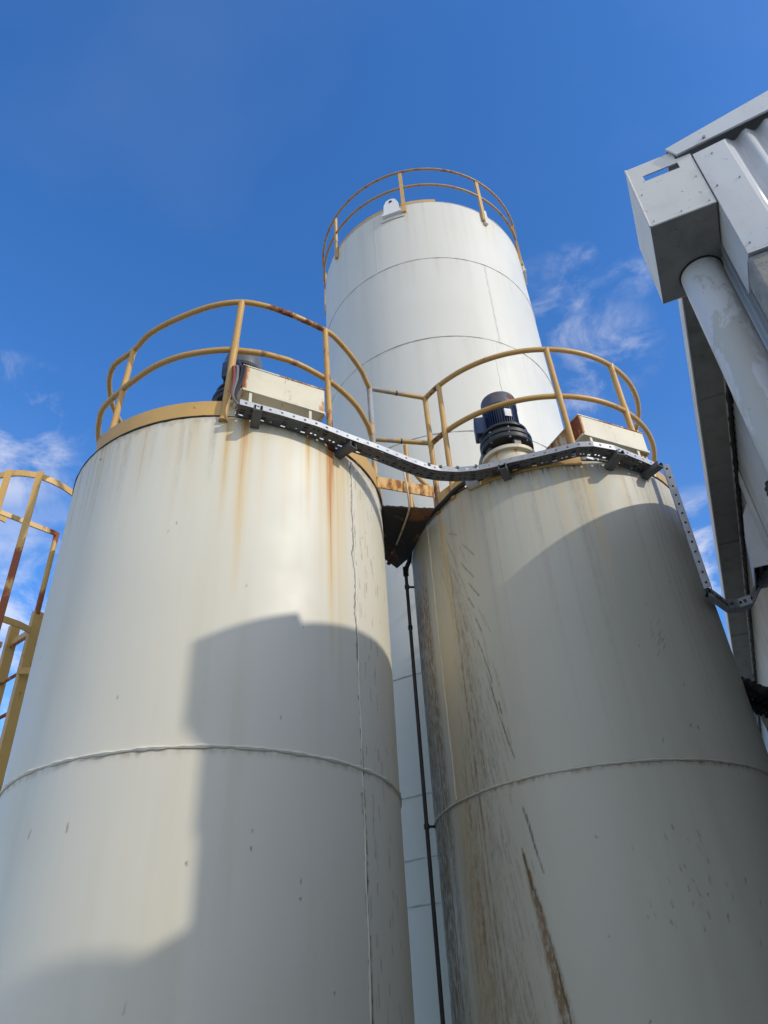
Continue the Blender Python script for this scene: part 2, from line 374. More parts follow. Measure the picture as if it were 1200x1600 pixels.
def wear_left(w):
    rr = random.Random(3)
    for a, z1, wd, k in ((-74.2, 2.7, 2.6, .72), (-74.6, 3.5, 1.6, .55), (-79.4, 3.3, 1.9, .62), (-52.9, 3.5, 1.5, .85), (-44.0, 2.3, 2.6, .95), (-43.6, 3.4, 1.7, 1.0), (-45.6, 2.9, 3.0, .5), (-42.4, 3.2, 2.2, .6), (-47.9, 2.9, 1.9, .5), (-38.8, 2.5, 3.0, .5), (-41, 2.0, 2.6, .45), (-35.5, 3.5, 1.1, .5), (-60, 3.6, 3, .2), (-67, 3.7, 3, .18), (-90, 3.5, 3, .22), (-98, 3.7, 2.5, .22), (-107, 3.6, 3, .25),
                         (-126, 3.7, 1.2, .5), (-122, 4.1, .8, .4), (-117, 3.5, 1.4, .25)):
        w.streak('R', a, HT, z1, wd, k, seed=int(-a*3))
    for i in range(46):
        a = rr.uniform(-150, -10); w.streak('R', a, HT, HT-rr.uniform(.2, 1.5), rr.uniform(.4, 2.2), rr.uniform(.08, .26), seed=i+40)
    for i in range(28):
        a = rr.uniform(-140, -78); w.streak('G', a, HT, HT-rr.uniform(.25, 1.1), rr.uniform(.4, 1.6), rr.uniform(.10, .28), seed=i+90)
    w.line('B', [(-33.9, 4.42), (-34.3, 3.2), (-33.7, 2.3), (-33.4, 1.67), (-33.2, 1.0), (-33.1, .1)], .005, .006, .95, 5, brk=.28, wob=.03)
    w.line('G', [(-33.2, 4.42), (-33.4, 1.67), (-32.9, .1)], .012, .012, .6, 8, brk=.45, wob=.03)
    for i in range(110):                          # vertical flakes beside the crack
        a = -33 + abs(rr.gauss(0, 1))*9 + 1; z = rr.uniform(-.1, 4.35); l = rr.uniform(.02, .13)
        w.line(rr.choice('GB'), [(a, z), (a+rr.uniform(-.1, .1), z-l)], rr.uniform(.003, .007), .003, rr.uniform(.2, .55))
    for a, z in ((-101.5, 2.04), (-53.9, .92), (-66, 1.18), (-66.1, 1.08), (-80, 1.0), (-54, .82), (-54, 2.6), (-92, 3.4), (-45, .35), (-60, 1.9)):
        w.line('B', [(a, z), (a+.1, z-rr.uniform(.004, .022))], .004, .003, .75)
    w.line('G', [(-121, 1.28), (-121.3, 1.24)], .007, .005, .45)
    for i in range(8):
        a = rr.uniform(-150, -40); z = rr.uniform(-.1, 3.6); w.line('G', [(a, z), (a+rr.uniform(-.5, .5), z-rr.uniform(.01, .05))], .005, .002, rr.uniform(.3, .7))
    w.G = np.maximum(w.G, np.exp(-((w.Z-1.645)/.022)**2)*(w.Z < 1.67)*.35*vnoise(w.A*.8+300, 61))
    # paint bloom round the rim
    m = np.clip((w.Z-(HT-.05-.05*vnoise(w.A*.9+400, 77)))/.04, 0, 1); w.G = np.maximum(w.G, m*.25)
def wear_right(w):
    rr = random.Random(9)
    for a, z1, wd, k in ((-82.8, 3.15, .85, .72), (-84.2, 2.6, .8, .35), (-88, 3.3, .7, .3), (-143.2, 1.7, 1.1, .55), (-144.6, 2.6, .8, .35), (-94, 3.2, 1.1, .32), (-101, 3.4, .7, .28), (-76, 3.6, .8, .25), (-120, 3.3, 1, .25), (-131, 3.4, 1.2, .25), (-108, 3.5, .6, .25)):
        w.streak('R', a, HT, z1, wd, k, seed=int(-a*3))
    for i in range(50):
        a = rr.uniform(-165, -30); w.streak('R', a, HT, HT-rr.uniform(.3, 1.6), rr.uniform(.4, 1.8), rr.uniform(.08, .24), seed=i+40)
    for i in range(46):
        a = rr.uniform(-160, -40); w.streak('G', a, HT, HT-rr.uniform(.4, 3.2), rr.uniform(.25, 1.3), rr.uniform(.08, .26), seed=i+140)
    for i in range(60):                           # black drips just under the rim
        a = rr.uniform(-122, -72); w.streak('B', a, HT-.05, HT-.06-rr.uniform(.03, .13), rr.uniform(.12, .3), rr.uniform(.5, 1), seed=i+200)
    for i in range(16): w.streak('B', rr.uniform(-116, -111), HT, HT-rr.uniform(.06, .15), .4, 1, seed=i+300)
    A, Z = w.A, w.Z
    w.G = np.maximum(w.G, np.exp(-((w.Z-1.655)/.02)**2)*.6*vnoise(w.A*1.2+300, 62)); w.line('B', [(-78, 1.668), (-75, 1.668)], .009, .006, .9)
    # brown run-off on the flank that faces the gap
    b = np.clip((-155.5-A)/3.5, 0, 1)*np.clip((4.25-Z)/.6, 0, 1)*(.62+.3*vnoise(A*1.5+700, 31)); b *= 1-.55*np.exp(-((A+160.5)/2.0)**2)*np.clip((1.7-Z)/.4, 0, 1)
    w.G = np.maximum(w.G, b*.78)
    cx = np.interp(Z, [0, .6, 1.0, 1.6, 2.4, 3.0, 3.7, 4.2], [-141, -144, -145, -142.5, -139.5, -139.5, -142, -145])
    wd = np.interp(Z, [0, 1.0, 1.6, 2.4, 3.7, 4.2], [10, 8, 7, 4.6, 2.4, 1.2])
    e = np.exp(-((A-cx)/wd)**2); sp = vnoise(A*5.5+Z*2.0+900, 51)*.6+vnoise(A*15+Z*6+900, 52)*.5
    w.G = np.maximum(w.G, e*np.clip((4.15-Z)*1.5, 0, 1)*(.25+.75*np.clip(sp*1.7-.55, 0, 1))*.68)
    w.R = np.maximum(w.R, np.exp(-((A+150)/6)**2)*np.clip((4.3-Z)/1.5, 0, 1)*.22*(.5+vnoise(A*1.1+40, 53)))
    for i in range(360):                          # slanting scuffs that follow the band
        z = rr.uniform(.0, 4.1); c = float(np.interp(z, [0, 1, 1.6, 2.4, 3.4, 4.1], [-132, -133, -133, -132, -134, -142])); a = c + rr.gauss(-3, 4)
        if a > -124: continue
        l = rr.uniform(.05, .26); sl = 5.5*l*(1 if z < 3 else 2.0)
        w.line(rr.choice('GGGGB'), [(a, z), (a+sl*.5, z-l*.5), (a+sl*.9, z-l)], rr.uniform(.003, .006), .002, rr.uniform(.10, .34))
    for p, w0, w1, k in (([(-135.8, 3.71), (-131, 3.5)], .003, .002, .7), ([(-134, 3.9), (-129.5, 3.72)], .003, .002, .7), ([(-140, 4.1), (-136, 4.03)], .003, .002, .6), ([(-133.5, 3.47), (-131.8, 3.39), (-129.8, 3.3)], .006, .003, .9), ([(-134.5, 3.33), (-132.6, 3.2)], .006, .003, .9),
                         ([(-132.6, 3.1), (-131, 2.96)], .004, .002, .8), ([(-133, 2.9), (-130.5, 2.62), (-129.6, 2.48)], .004, .003, .8), ([(-130.2, 2.45), (-128.8, 2.2), (-127.2, 1.98), (-125.9, 1.84)], .005, .002, .85),
                         ([(-128.3, 2.3), (-127.9, 2.2)], .008, .005, 1), ([(-125.6, 1.47), (-124.6, 1.32), (-123.2, 1.1)], .010, .003, .8), ([(-124.9, 1.42), (-122.6, 1.02)], .004, .002, .9)):
        w.line('B', p, w0*.7, w1*.6, k*.8, wob=.006)
    w.line('G', [(-127.6, 1.16), (-126.9, 1.0), (-125.6, .80), (-124.1, .50), (-123.0, .22), (-122.4, -.1)], .010, .055, .8, wob=.006)
    w.line('B', [(-126.0, .93), (-124.2, .72), (-123.2, .55), (-122.0, .25), (-121.4, .05)], .004, .006, .7, brk=.2, wob=.012)
    w.line('B', [(-127.9, 1.2), (-127.2, 1.06), (-126.4, .93)], .004, .008, .8)
    for i in range(34):
        a = rr.gauss(-84, 9); z = rr.gauss(.95, .18); w.line('G', [(a, z), (a+.2, z-rr.uniform(.01, .04))], .004, .002, rr.uniform(.2, .6))
    for i in range(26):
        a = rr.uniform(-120, -40); z = rr.uniform(-.1, 3.6); w.line(rr.choice('GB'), [(a, z), (a+rr.uniform(-.5, .5), z-rr.uniform(.005, .03))], .005, .003, rr.uniform(.4, .8))
    for i in range(14):
        a = -75+rr.gauss(0, 1.6); z = 2.63+rr.gauss(0, .06); w.line('G', [(a, z), (a+1.4, z+.05)], .003, .002, .3)
def wear_far(w):
    rr = random.Random(5)
    w.streak('R', -56.5, 13.55, 12.7, .9, .35); w.streak('R', -51, 13.8, 12.9, 2.2, .2); w.streak('R', -100, 13.6, 13.2, .7, .25)
    for i in range(50):
        a = rr.uniform(-170, -20); w.streak('G', a, 13.89, 13.89-rr.uniform(.3, 2.4), rr.uniform(.5, 2.5), rr.uniform(.04, .12), seed=i+140)
    for z, t in ((12.046, 0), (9.863, 1), (7.704, 2)):
        for i in range(26):
            a = rr.uniform(-170, -20); w.streak('G', a, z, z-rr.uniform(.3, 1.6), rr.uniform(.6, 2.5), rr.uniform(.04, .11), seed=i+240+t*40)
    w.line('G', [(-63, 12.0), (-64, 9.9)], .02, .02, .18, wob=.03)
for T, H, seams, nm, lab, mat, wfun, fa, st, z0, zs in (
    (TL, HT, (1.670,), 'storage_tank', 'squat off-white steel tank on the left with rust streaks below its rim', M_TANK, wear_left, (-178, -2), .32, -.25, .012),
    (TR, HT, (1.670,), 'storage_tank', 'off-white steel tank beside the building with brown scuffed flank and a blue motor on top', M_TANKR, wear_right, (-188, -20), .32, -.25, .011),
    (TF, 13.893, (12.046, 9.863, 7.704, 5.72, 3.911, 2.462, 1.797, 1.345), 'storage_tank', 'tall clean white tank rising behind the two lower tanks', M_FAR, wear_far, (-182, -10), .6, -.3, .035)):
    T_ = thing(nm, lab, 'tank', (T[0], T[1], GZ), 'off-white storage tanks')
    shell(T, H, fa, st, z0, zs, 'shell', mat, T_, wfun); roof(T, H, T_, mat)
    rq = random.Random(int(H*10)); MB().tube([polar(T, T[2]+.001, a*2, H-.002+rq.uniform(-.004, .003)) for a in range(180)], [.006+rq.uniform(0, .005) for _ in range(180)], 6, closed=True).build('rim_gap_ring', M_BLACK if T is not TF else M_CORR, T_)  # dark gap line along the low tanks' rims, drawn as a black ring
    if T is TF:
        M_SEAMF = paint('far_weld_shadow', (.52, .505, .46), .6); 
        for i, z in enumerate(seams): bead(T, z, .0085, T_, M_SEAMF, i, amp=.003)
        vbead(T, -63.5, 12.03, 9.88, .004, T_, mat, 2); vbead(T, -68, 9.84, 7.72, .004, T_, mat, 3); vbead(T, -118, 13.86, 12.06, .003, T_, mat, 4)
        for a in (-107.3, -10.5):                 # two lifting lugs with their doubler plates
            pl = MB(); n = 10
            for k in range(n):
                a0, a1 = a-6.5+13*k/n, a-6.5+13*(k+1)/n
                P = [polar(T, r, q, z) for z in (13.52, 13.86) for r, q in ((T[2]+.003, a0), (T[2]+.018, a0), (T[2]+.018, a1), (T[2]+.003, a1))]
                pl.hexa([P[i] for i in (0, 1, 2, 3, 4, 5, 6, 7)])
            pm = pl.build('doubler_plate', mat, T_, smooth=False)
            lg = MB(); rdir = Vector((math.cos(rad(a)), math.sin(rad(a)), 0)); tdir = Vector((-rdir.y, rdir.x, 0)); c0 = Vector(polar(T, T[2]+.045, a, 13.66))
            outl = [(-.17, 0), (-.15, .30), (-.10, .43), (-.04, .47), (.04, .47), (.10, .43), (.15, .30), (.17, 0)]
            hole = [(.035*math.cos(q), .37+.035*math.sin(q)) for q in np.linspace(-math.pi/2, 1.5*math.pi, 9)[:-1]]
            vs = []
            for s0 in (-.022, .022):
                for x, z in outl: vs.append(c0+rdir*s0+tdir*x+Vector((0, 0, z)))
            n = len(outl); lg.add(vs, [tuple(range(n)), tuple(range(2*n-1, n-1, -1))]+[(i, i+n, (i+1) % n+n, (i+1) % n) for i in range(n)])
            lg.box(c0+Vector((0, 0, -.02))-rdir*.01, tdir*.2, rdir*.045, (0, 0, .02))
            lug = lg.build('lifting_lug', M_LABELW if a < -50 else mat, T_, smooth=False)
            hb = MB(); hb.tube([c0+Vector((0, 0, .38))-rdir*.03, c0+Vector((0, 0, .38))+rdir*.03], .035, 12); h = hb.build('lug_eye', M_BLACK, lug)
    else:
        M_SEAM = mat
        bead(T, seams[0], .0125 if T is TL else .009, T_, M_SEAM, 3 if T is TL else 4, amp=.004)
        if T is TL: vbead(T, -33.4, .0, HT-.03, .006, T_, M_SEAM, 2)
        else: vbead(T, -152.5, 1.69, HT-.03, .007, T_, M_WHITEPAINT, 3)

# ------------------------------------------------------------------ guard rails
zt, zm = 6.08, 5.38
PR = .029                                         # rail pipe radius
def post(parent, p0, p1, r=PR, mat=None, rust=(0, 0)):
    n = 30; P = [Vector(p0).lerp(Vector(p1), i/n) for i in range(n+1)]
    q = [r*(1.22 if i in (0, n) else (1.16 if abs(p_.z-zm) < .05 else 1)) for i, p_ in enumerate(P)]
    MB().tube(P, q, 14, rust=[rust[0]+(rust[1]-rust[0])*i/n for i in range(n+1)]).build('post', mat or M_OCHRE, parent)
def board(T, a0, a1, z0, z1, r, parent, mat, name='kick_plate', th=.010):
    n = max(2, int(abs(a1-a0)/3)); mb = MB(); vs = []
    for i in range(n+1):
        a = a0+(a1-a0)*i/n
        for rr_, z in ((r, z0), (r+th, z0), (r+th, z1), (r, z1)): vs.append(polar(T, rr_, a, z))
    fs = [(0, 1, 2, 3), (4*n+3, 4*n+2, 4*n+1, 4*n)]
    for i in range(n):
        for k in range(4): l = (k+1) % 4; fs.append((4*i+k, 4*i+4+k, 4*i+4+l, 4*i+l))
    mb.add(vs, fs); mb.build(name, mat, parent)
# left tank: measured plan of its slightly out-of-round hoop
left_top = [(-2.72, 5.37), (-2.465, 5.199), (-2.274, 5.02), (-2.08, 4.905), (-1.864, 4.811), (-1.639, 4.731), (-1.443, 4.69), (-1.252, 4.684), (-1.089, 4.725), (-.93, 4.795), (-.749, 4.903), (-.478, 5.10), (-.378, 5.215), (-.246, 5.45), (-.142, 5.691), (-.073, 5.957)]
left_mid = [(-2.70, 5.30), (-2.446, 5.08), (-2.267, 4.948), (-2.044, 4.805), (-1.794, 4.708), (-1.563, 4.67), (-1.371, 4.662), (-1.256, 4.678), (-1.059, 4.726), (-.935, 4.775), (-.735, 4.88), (-.5, 5.086), (-.359, 5.249), (-.204, 5.509), (-.107, 5.803), (-.076, 6.015)]
GL = thing('guard_rail', 'ochre pipe guard rail circling the top of the squat left tank', 'railing', (TL[0], TL[1], HT), 'ochre guard rails')
back = [p[:2] for p in arc(TL, 1.42, 48, 203, 0, 40)]
for nm, lst, z in (('top_rail', left_top, zt), ('mid_rail', left_mid, zm)):
    pts = [(x, y, z) for x, y in back] + [(x, y, z) for x, y in lst]
    P = smoothpath(pts[:-1], 3)+[Vector(pts[-1])]
    ru = []
    for p in P:
        a = math.degrees(math.atan2(p.y-TL[1], p.x-TL[0])); ru.append(.62 if nm == 'top_rail' and -69 < a < -43 else (.2 if -75 < a < -36 else .0))
    MB().tube(P, PR, 14, rust=ru).build(nm, M_OCHRE, GL)
    lk = (.549, 6.165) if z == zt else (.572, 6.151); e = lst[-1]
    MB().tube([(e[0]+(lk[0]-e[0])*i/12, e[1]+(lk[1]-e[1])*i/12, z) for i in range(13)], PR*.93, 12, rust=[.1, .2, 0, .15, .1, .2, 0, 0, 0, 0, 0, 0, 0]).build('link_rail', M_WORN, GL)
    q = (e[0]+(lk[0]-e[0])*.47, e[1]+(lk[1]-e[1])*.47, z); q2 = (e[0]+(lk[0]-e[0])*.49, e[1]+(lk[1]-e[1])*.49, z)
    MB().tube([q, q2], PR*1.05, 12).build('pipe_joint', M_BLACK, GL)
post(GL, (-2.385, 4.905, 4.33), (-2.465, 5.199, zt)); post(GL, (-1.296, 4.60, 4.42), (-1.252, 4.69, zt), PR*1.12)
post(GL, (-.432, 5.06, 4.42), (-.478, 5.10, zt), rust=(.5, .2)); post(GL, (-.06, 5.93, 4.36), (-.073, 5.957, zt), mat=M_WORN, rust=(0, .3))
for a in (170, 130, 90, 48): post(GL, polar(TL, 1.42, a, HT), polar(TL, 1.42, a, zt))
board(TL, -131, -82.5, HT+.012, 4.665, 1.492, GL, M_OCHRE_BOARD); board(TL, -41, -2, HT-.0, 4.665, 1.507, GL, M_OCHRE_BOARD); board(TL, 40, 172, HT+.012, 4.665, 1.492, GL, M_OCHRE_BOARD)
# right tank: circle open where the link bridge lands
GR = thing('guard_rail', 'ochre pipe guard rail circling the top of the tank beside the building', 'railing', (TR[0], TR[1], HT), 'ochre guard rails')
for nm, z in (('top_rail', zt), ('mid_rail', zm)):
    P = arc(TR, 1.404, 213.5, 213.5+326, z, 150); MB().tube(P, PR, 14, rust=[.5 if i < 6 else (.35 if 78 < i < 100 else 0) for i in range(151)]).build(nm, M_OCHRE, GR)
post(GR, (.553, 6.10, 4.40), (.549, 6.172, zt), rust=(.4, 0)); post(GR, (.695, 5.93, 4.44), (.700, 5.986, zt)); post(GR, (1.843, 5.50, 4.55), (1.843, 5.555, zt)); post(GR, polar(TR, 1.404, -51.5, 4.55), polar(TR, 1.404, -51.5, zt), PR*1.15)
for a in (0, 45, 90, 135): post(GR, polar(TR, 1.404, a, HT), polar(TR, 1.404, a, zt))
post(GR, polar(TR, 1.404, 179.8, 4.2), polar(TR, 1.404, 179.8, zt), PR*.9)
board(TR, -127, -84, HT-.065, 4.62, TR[2]+.006, GR, M_OCHRE_BOARD); board(TR, -54, 170, HT+.012, 4.62, TR[2]-.004, GR, M_OCHRE_BOARD)
board(TR, -146, -129, HT-.0, 4.63, TR[2]-.004, GR, M_BEAM)
# tall tank
GF = thing('guard_rail', 'thin weathered guard rail circling the top of the tall white tank', 'railing', (TF[0], TF[1], 13.893), 'ochre guard rails')
for nm, z, r in (('top_rail', 15.02, 2.232), ('mid_rail', 14.46, 2.212)):
    MB().tube(arc(TF, r, 0, 357.6, z, 149)[:-1], .027, 10, closed=True).build(nm, M_OCHRE_F, GF)
for a in (-100.8, -146.5, -57.3, -20, 175, 20, 60, 100, 140):
    rd = Vector((math.cos(rad(a)), math.sin(rad(a)), 0)); td = Vector((-rd.y, rd.x, 0)); zc = (13.60+15.03)/2
    MB().box(Vector(polar(TF, 2.215, a, zc)), td*.036, rd*.022, (0, 0, (15.03-13.60)/2)).build('post', M_OCHRE_BOARD, GF, smooth=False)
MB().box(Vector(polar(TF, 2.21, -56.4, 13.72)), (.03, .02, 0), (-.02, .03, 0), (0, 0, .22)).build('bracket', M_WHITEPAINT, GF, smooth=False)
board(TF, -155, -84, 13.90, 13.99, 2.165, GF, M_OCHRE_BOARD); board(TF, -28, -8, 13.90, 13.98, 2.165, GF, M_OCHRE_BOARD)

# ------------------------------------------------------------------ link bridge between the two low tanks
BR = thing('link_bridge', 'short rusty steel bridge plate spanning the gap between the two low tanks', 'walkway', (.25, 6.2, 4.3))
def lerp(a, b, t): return a+(b-a)*t
p = [(-.02, 5.86), (.485, 5.965), (.24, 6.80), (.10, 7.0), (-.06, 6.74)]
mb = MB(); n = len(p)
mb.add([(x, y, 4.36) for x, y in p]+[(x, y, 4.375) for x, y in p], [tuple(range(n-1, -1, -1)), tuple(range(n, 2*n))]+[(i, (i+1) % n, (i+1) % n+n, i+n) for i in range(n)])
mb.build('deck_plate', M_PLATE, BR, smooth=False)
rr = random.Random(2); ed = []
mb = MB(); mb.tube([(lerp(-.02, .485, i/40), lerp(5.858, 5.963, i/40), 4.368+rr.uniform(-.004, .006)) for i in range(41)], .008, 6); mb.build('deck_edge', M_DARKPIPE, BR)
A_, B_ = Vector((-.045, 5.715, 4.49)), Vector((.505, 5.945, 4.50)); d_ = (B_-A_).normalized(); n_ = Vector((d_.y, -d_.x, 0))
mb = MB(); mb.hexa([A_, B_, B_-n_*.012, A_-n_*.012, A_+Vector((0, 0, .135)), B_+Vector((0, 0, .135)), B_-n_*.012+Vector((0, 0, .135)), A_-n_*.012+Vector((0, 0, .135))], .2)
mb.build('edge_beam', M_BEAM, BR, smooth=False)
wr_ = smoothpath([(.215, 5.90, 5.05), (.225, 5.85, 4.75), (.235, 5.80, 4.60), (.242, 5.81, 4.48), (.245, 5.9, 4.345), (.19, 6.15, 4.33), (.13, 6.4, 4.335), (.07, 6.6, 4.32), (.03, 6.72, 4.29), (.01, 6.76, 4.27)], 6)
mb = MB(); mb.tube(wr_, [.010 if i < len(wr_)*.78 else .022 for i in range(len(wr_))], 8, rust=[0 if i < len(wr_)*.7 else .9 for i in range(len(wr_))])
tag(mb.build('hanging_strap', rusty('peeling_cream_strap', (.60, .50, .36), (.30, .12, .04), (.10, .04, .02), thr=.66, sc=14)), 'thin peeling cream strap hanging under the bridge plate', 'strap')

# ------------------------------------------------------------------ motors on the tanks
def motor(c, k, label, cowl, dome, tb_ang):
    zb = c[2]; T_ = thing('mixer_motor', label, 'motor', c, 'agitator motors')
    MB().lathe(c, [(.235*k, -.42), (.235*k, -.02), (.275*k, -.015), (.275*k, .02), (.1*k, .021)], 40, rust=.35).build('nozzle', M_BOX, T_)
    MB().lathe(c, [(.13*k, .02), (.14*k, .03), (.15*k, .14)], 24).build('lantern_core', M_BLACK, T_)
    for a in (20, 110, 200, 290):
        rd = Vector((math.cos(rad(a)), math.sin(rad(a)), 0)); td = Vector((-rd.y, rd.x, 0)); mb = MB(); mb.box(Vector(c)+rd*.2*k+Vector((0, 0, .075)), td*.035*k, rd*.02*k, (0, 0, .065)); mb.build('lantern_leg', M_MOTORGREY, T_)
    MB().lathe(c, [(.12*k, .12), (.255*k, .125), (.262*k, .135), (.262*k, .17), (.25*k, .175), (.25*k, .185), (.262*k, .19), (.262*k, .225), (.24*k, .24), (.21*k, .25), (.205*k, .285), (.235*k, .29), (.235*k, .315), (.19*k, .33), (.15*k, .33)], 48).build('gearbox', M_MOTORDARK, T_, auto=25)
    for a in range(0, 360, 45): MB().lathe((c[0]+.243*k*math.cos(rad(a)), c[1]+.243*k*math.sin(rad(a)), zb), [(.014, .115), (.014, .245), (.004, .246)], 8).build('flange_bolt', M_MOTORGREY, T_)
    MB().lathe(c, [(.14*k, .32), (.142*k, .62)], 40).build('stator_core', M_MOTORBLUE, T_)
    mb = MB(); NF = 44
    for i in range(NF):
        a = 2*math.pi*i/NF; rd = Vector((math.cos(a), math.sin(a), 0)); td = Vector((-rd.y, rd.x, 0)); mb.box(Vector(c)+rd*.155*k+Vector((0, 0, .475)), td*.0035*k, rd*.02*k, (0, 0, .145))
    mb.build('cooling_fins', M_MOTORBLUE, T_, smooth=False)
    if dome: pr = [(.168*k, .62), (.182*k, .64), (.184*k, .76), (.175*k, .80), (.15*k, .835), (.10*k, .862), (.03*k, .87)]
    else: pr = [(.168*k, .60), (.18*k, .61), (.182*k, .73), (.176*k, .745), (.165*k, .75), (.05*k, .751)]
    MB().lathe(c, pr, 40, rust=.4).build('fan_cowl', cowl, T_, auto=30)
    rd = Vector((math.cos(rad(tb_ang)), math.sin(rad(tb_ang)), 0)); td = Vector((-rd.y, rd.x, 0))
    tb = MB().box(Vector(c)+rd*.225*k+Vector((0, 0, .43)), td*.085*k, rd*.06*k, (0, 0, .10)).build('terminal_box', M_MOTORBLUE, T_, smooth=False, bevel=.012)
    MB().tube([Vector(c)+rd*.23*k+Vector((0, 0, .335)), Vector(c)+rd*.235*k+Vector((0, 0, .29))], .022*k, 10).build('cable_gland', M_MOTORGREY, tb)
    return T_, Vector(c)+rd*.235*k
cR = (1.300, 5.92, 4.84); mR, gp = motor(cR, 1.03, 'blue finned electric motor with rusty cap on the right-hand low tank', M_COWLRED, False, 176)
mb = MB(); q = Vector(cR)+Vector((.045, -.182, .47)); mb.box(q, (.035, .010, 0), (.003, -.004, 0), (0, 0, .045)); mb.build('sticker', M_LABELW, mR, smooth=False); mR.scale = (1, 1, 1.14)
tag(MB().tube(smoothpath([gp+Vector((0, 0, .30)), gp+Vector((-.0, -.01, .18)), gp+Vector((-.05, -.03, .02)), gp+Vector((-.07, -.03, -.15)), gp+Vector((-.06, -.05, -.42)), gp+Vector((-.06, -.12, -.5))], 6), .019, 10).build('motor_conduit', M_HOSE), 'grey flexible conduit looping down from the blue motor', 'conduit')
cL = (-1.285, 5.08, 4.86); mL, gp = motor(cL, 1.0, 'dark motor with grey domed cap behind the left tank rail', M_MOTORGREY, True, -100)
for k, (dx, r_, m_) in enumerate(((0, .014, M_HOSE), (.025, .013, M_BLACK), (-.02, .013, M_REDCABLE), (.04, .012, M_BLACK))):
    P = smoothpath([(-1.33+dx, 4.85, 5.0), (-1.28+dx, 4.72, 5.13-.02*k), (-1.215+dx*1.6, 4.6, 5.08), (-1.19+dx*1.2, 4.53, 4.85), (-1.20+dx*.5, 4.50, 4.62), (-1.15, 4.50, 4.50)], 6)
    o = MB().tube(P, r_, 8).build('power_cable', m_); tag(o, ('outermost grey', 'inner black', 'reddish', 'innermost black')[k]+' cable looping from left motor into the cable tray end', 'cable', 'cables at the left motor')

# ------------------------------------------------------------------ cream boxes over the rims
def rim_box(A, B, zb, zt_, depth, label, parentbase):
    A = Vector((*A, 0)); B = Vector((*B, 0)); d = (B-A).normalized(); nrm = Vector((-d.y, d.x, 0)); L = (B-A).length
    T_ = thing('steel_box', label, 'box', parentbase, 'cream boxes on the tank rims')
    up = lambda z: Vector((0, 0, z))
    mb = MB(); N = 8
    P = [A+up(zb), B+up(zb), B+nrm*depth+up(zb), A+nrm*depth+up(zb)]; Q = [p+up(zt_-zb) for p in P]
    for i in range(N):
        f0, f1 = i/N, (i+1)/N; r = [1.0 if i == 0 else (.25 if i in (3, 4) else .05)]*8
        mb.hexa([P[0].lerp(P[1], f0), P[0].lerp(P[1], f1), P[3].lerp(P[2], f1), P[3].lerp(P[2], f0), Q[0].lerp(Q[1], f0), Q[0].lerp(Q[1], f1), Q[3].lerp(Q[2], f1), Q[3].lerp(Q[2], f0)], [(x if (j in (0, 4)) else (.55 if j in (3, 7) and i == 0 else x*.3)) for j, x in enumerate(r)])
    body = mb.build('body', M_BOX, T_, smooth=False)
    mb = MB()                                     # lower frame rail and lid lip
    mb.box((A+B)/2+up(zb-.016)-nrm*.006, d*(L/2), nrm*.012, up(.011)); mb.box((A+A+nrm*depth)/2+up(zb-.016)+d*.0, nrm*depth/2, d*.011, up(.011))
    mb.box((B+B+nrm*depth)/2+up(zb-.016), nrm*depth/2, d*.011, up(.011)); mb.box((A+B)/2+nrm*depth+up(zb-.016), d*(L/2), nrm*.012, up(.011)); mb.build('base_frame', M_WHITEPAINT, T_, smooth=False)
    mb = MB(); mb.box((A+B)/2+nrm*depth/2+up(zt_+.003), d*(L/2+.006), nrm*(depth/2+.006), up(.006), .5); mb.build('lid', M_BOX, T_, smooth=False)
    for f in (.1, .82):
        for g_ in (0, depth-.03): MB().box(A+d*L*f+nrm*(g_+.004)+up((zb-.027+HT-.0)/2+.01), d*.013, nrm*.010, up((zb-.027-HT)/2)).build('leg', M_WHITEPAINT, T_, smooth=False)
    for f in (.0, .86): MB().box(A+d*(L*f+.05)+nrm*.045+up(HT+.06), d*.07, nrm*.03, up(.055)).build('foot_block', M_LABELW, T_, smooth=False)
    return T_
rim_box((-1.165, 4.632), (-.483, 5.008), 4.835, 5.125, .55, 'long cream box with rusty left end beside the left motor', (-.9, 5.0, HT))
rim_box((1.959, 5.484), (2.672, 5.828), 4.80, 5.045, .85, 'deep cream box with a rusty corner on the rim nearest the building', (2.2, 6.0, HT))

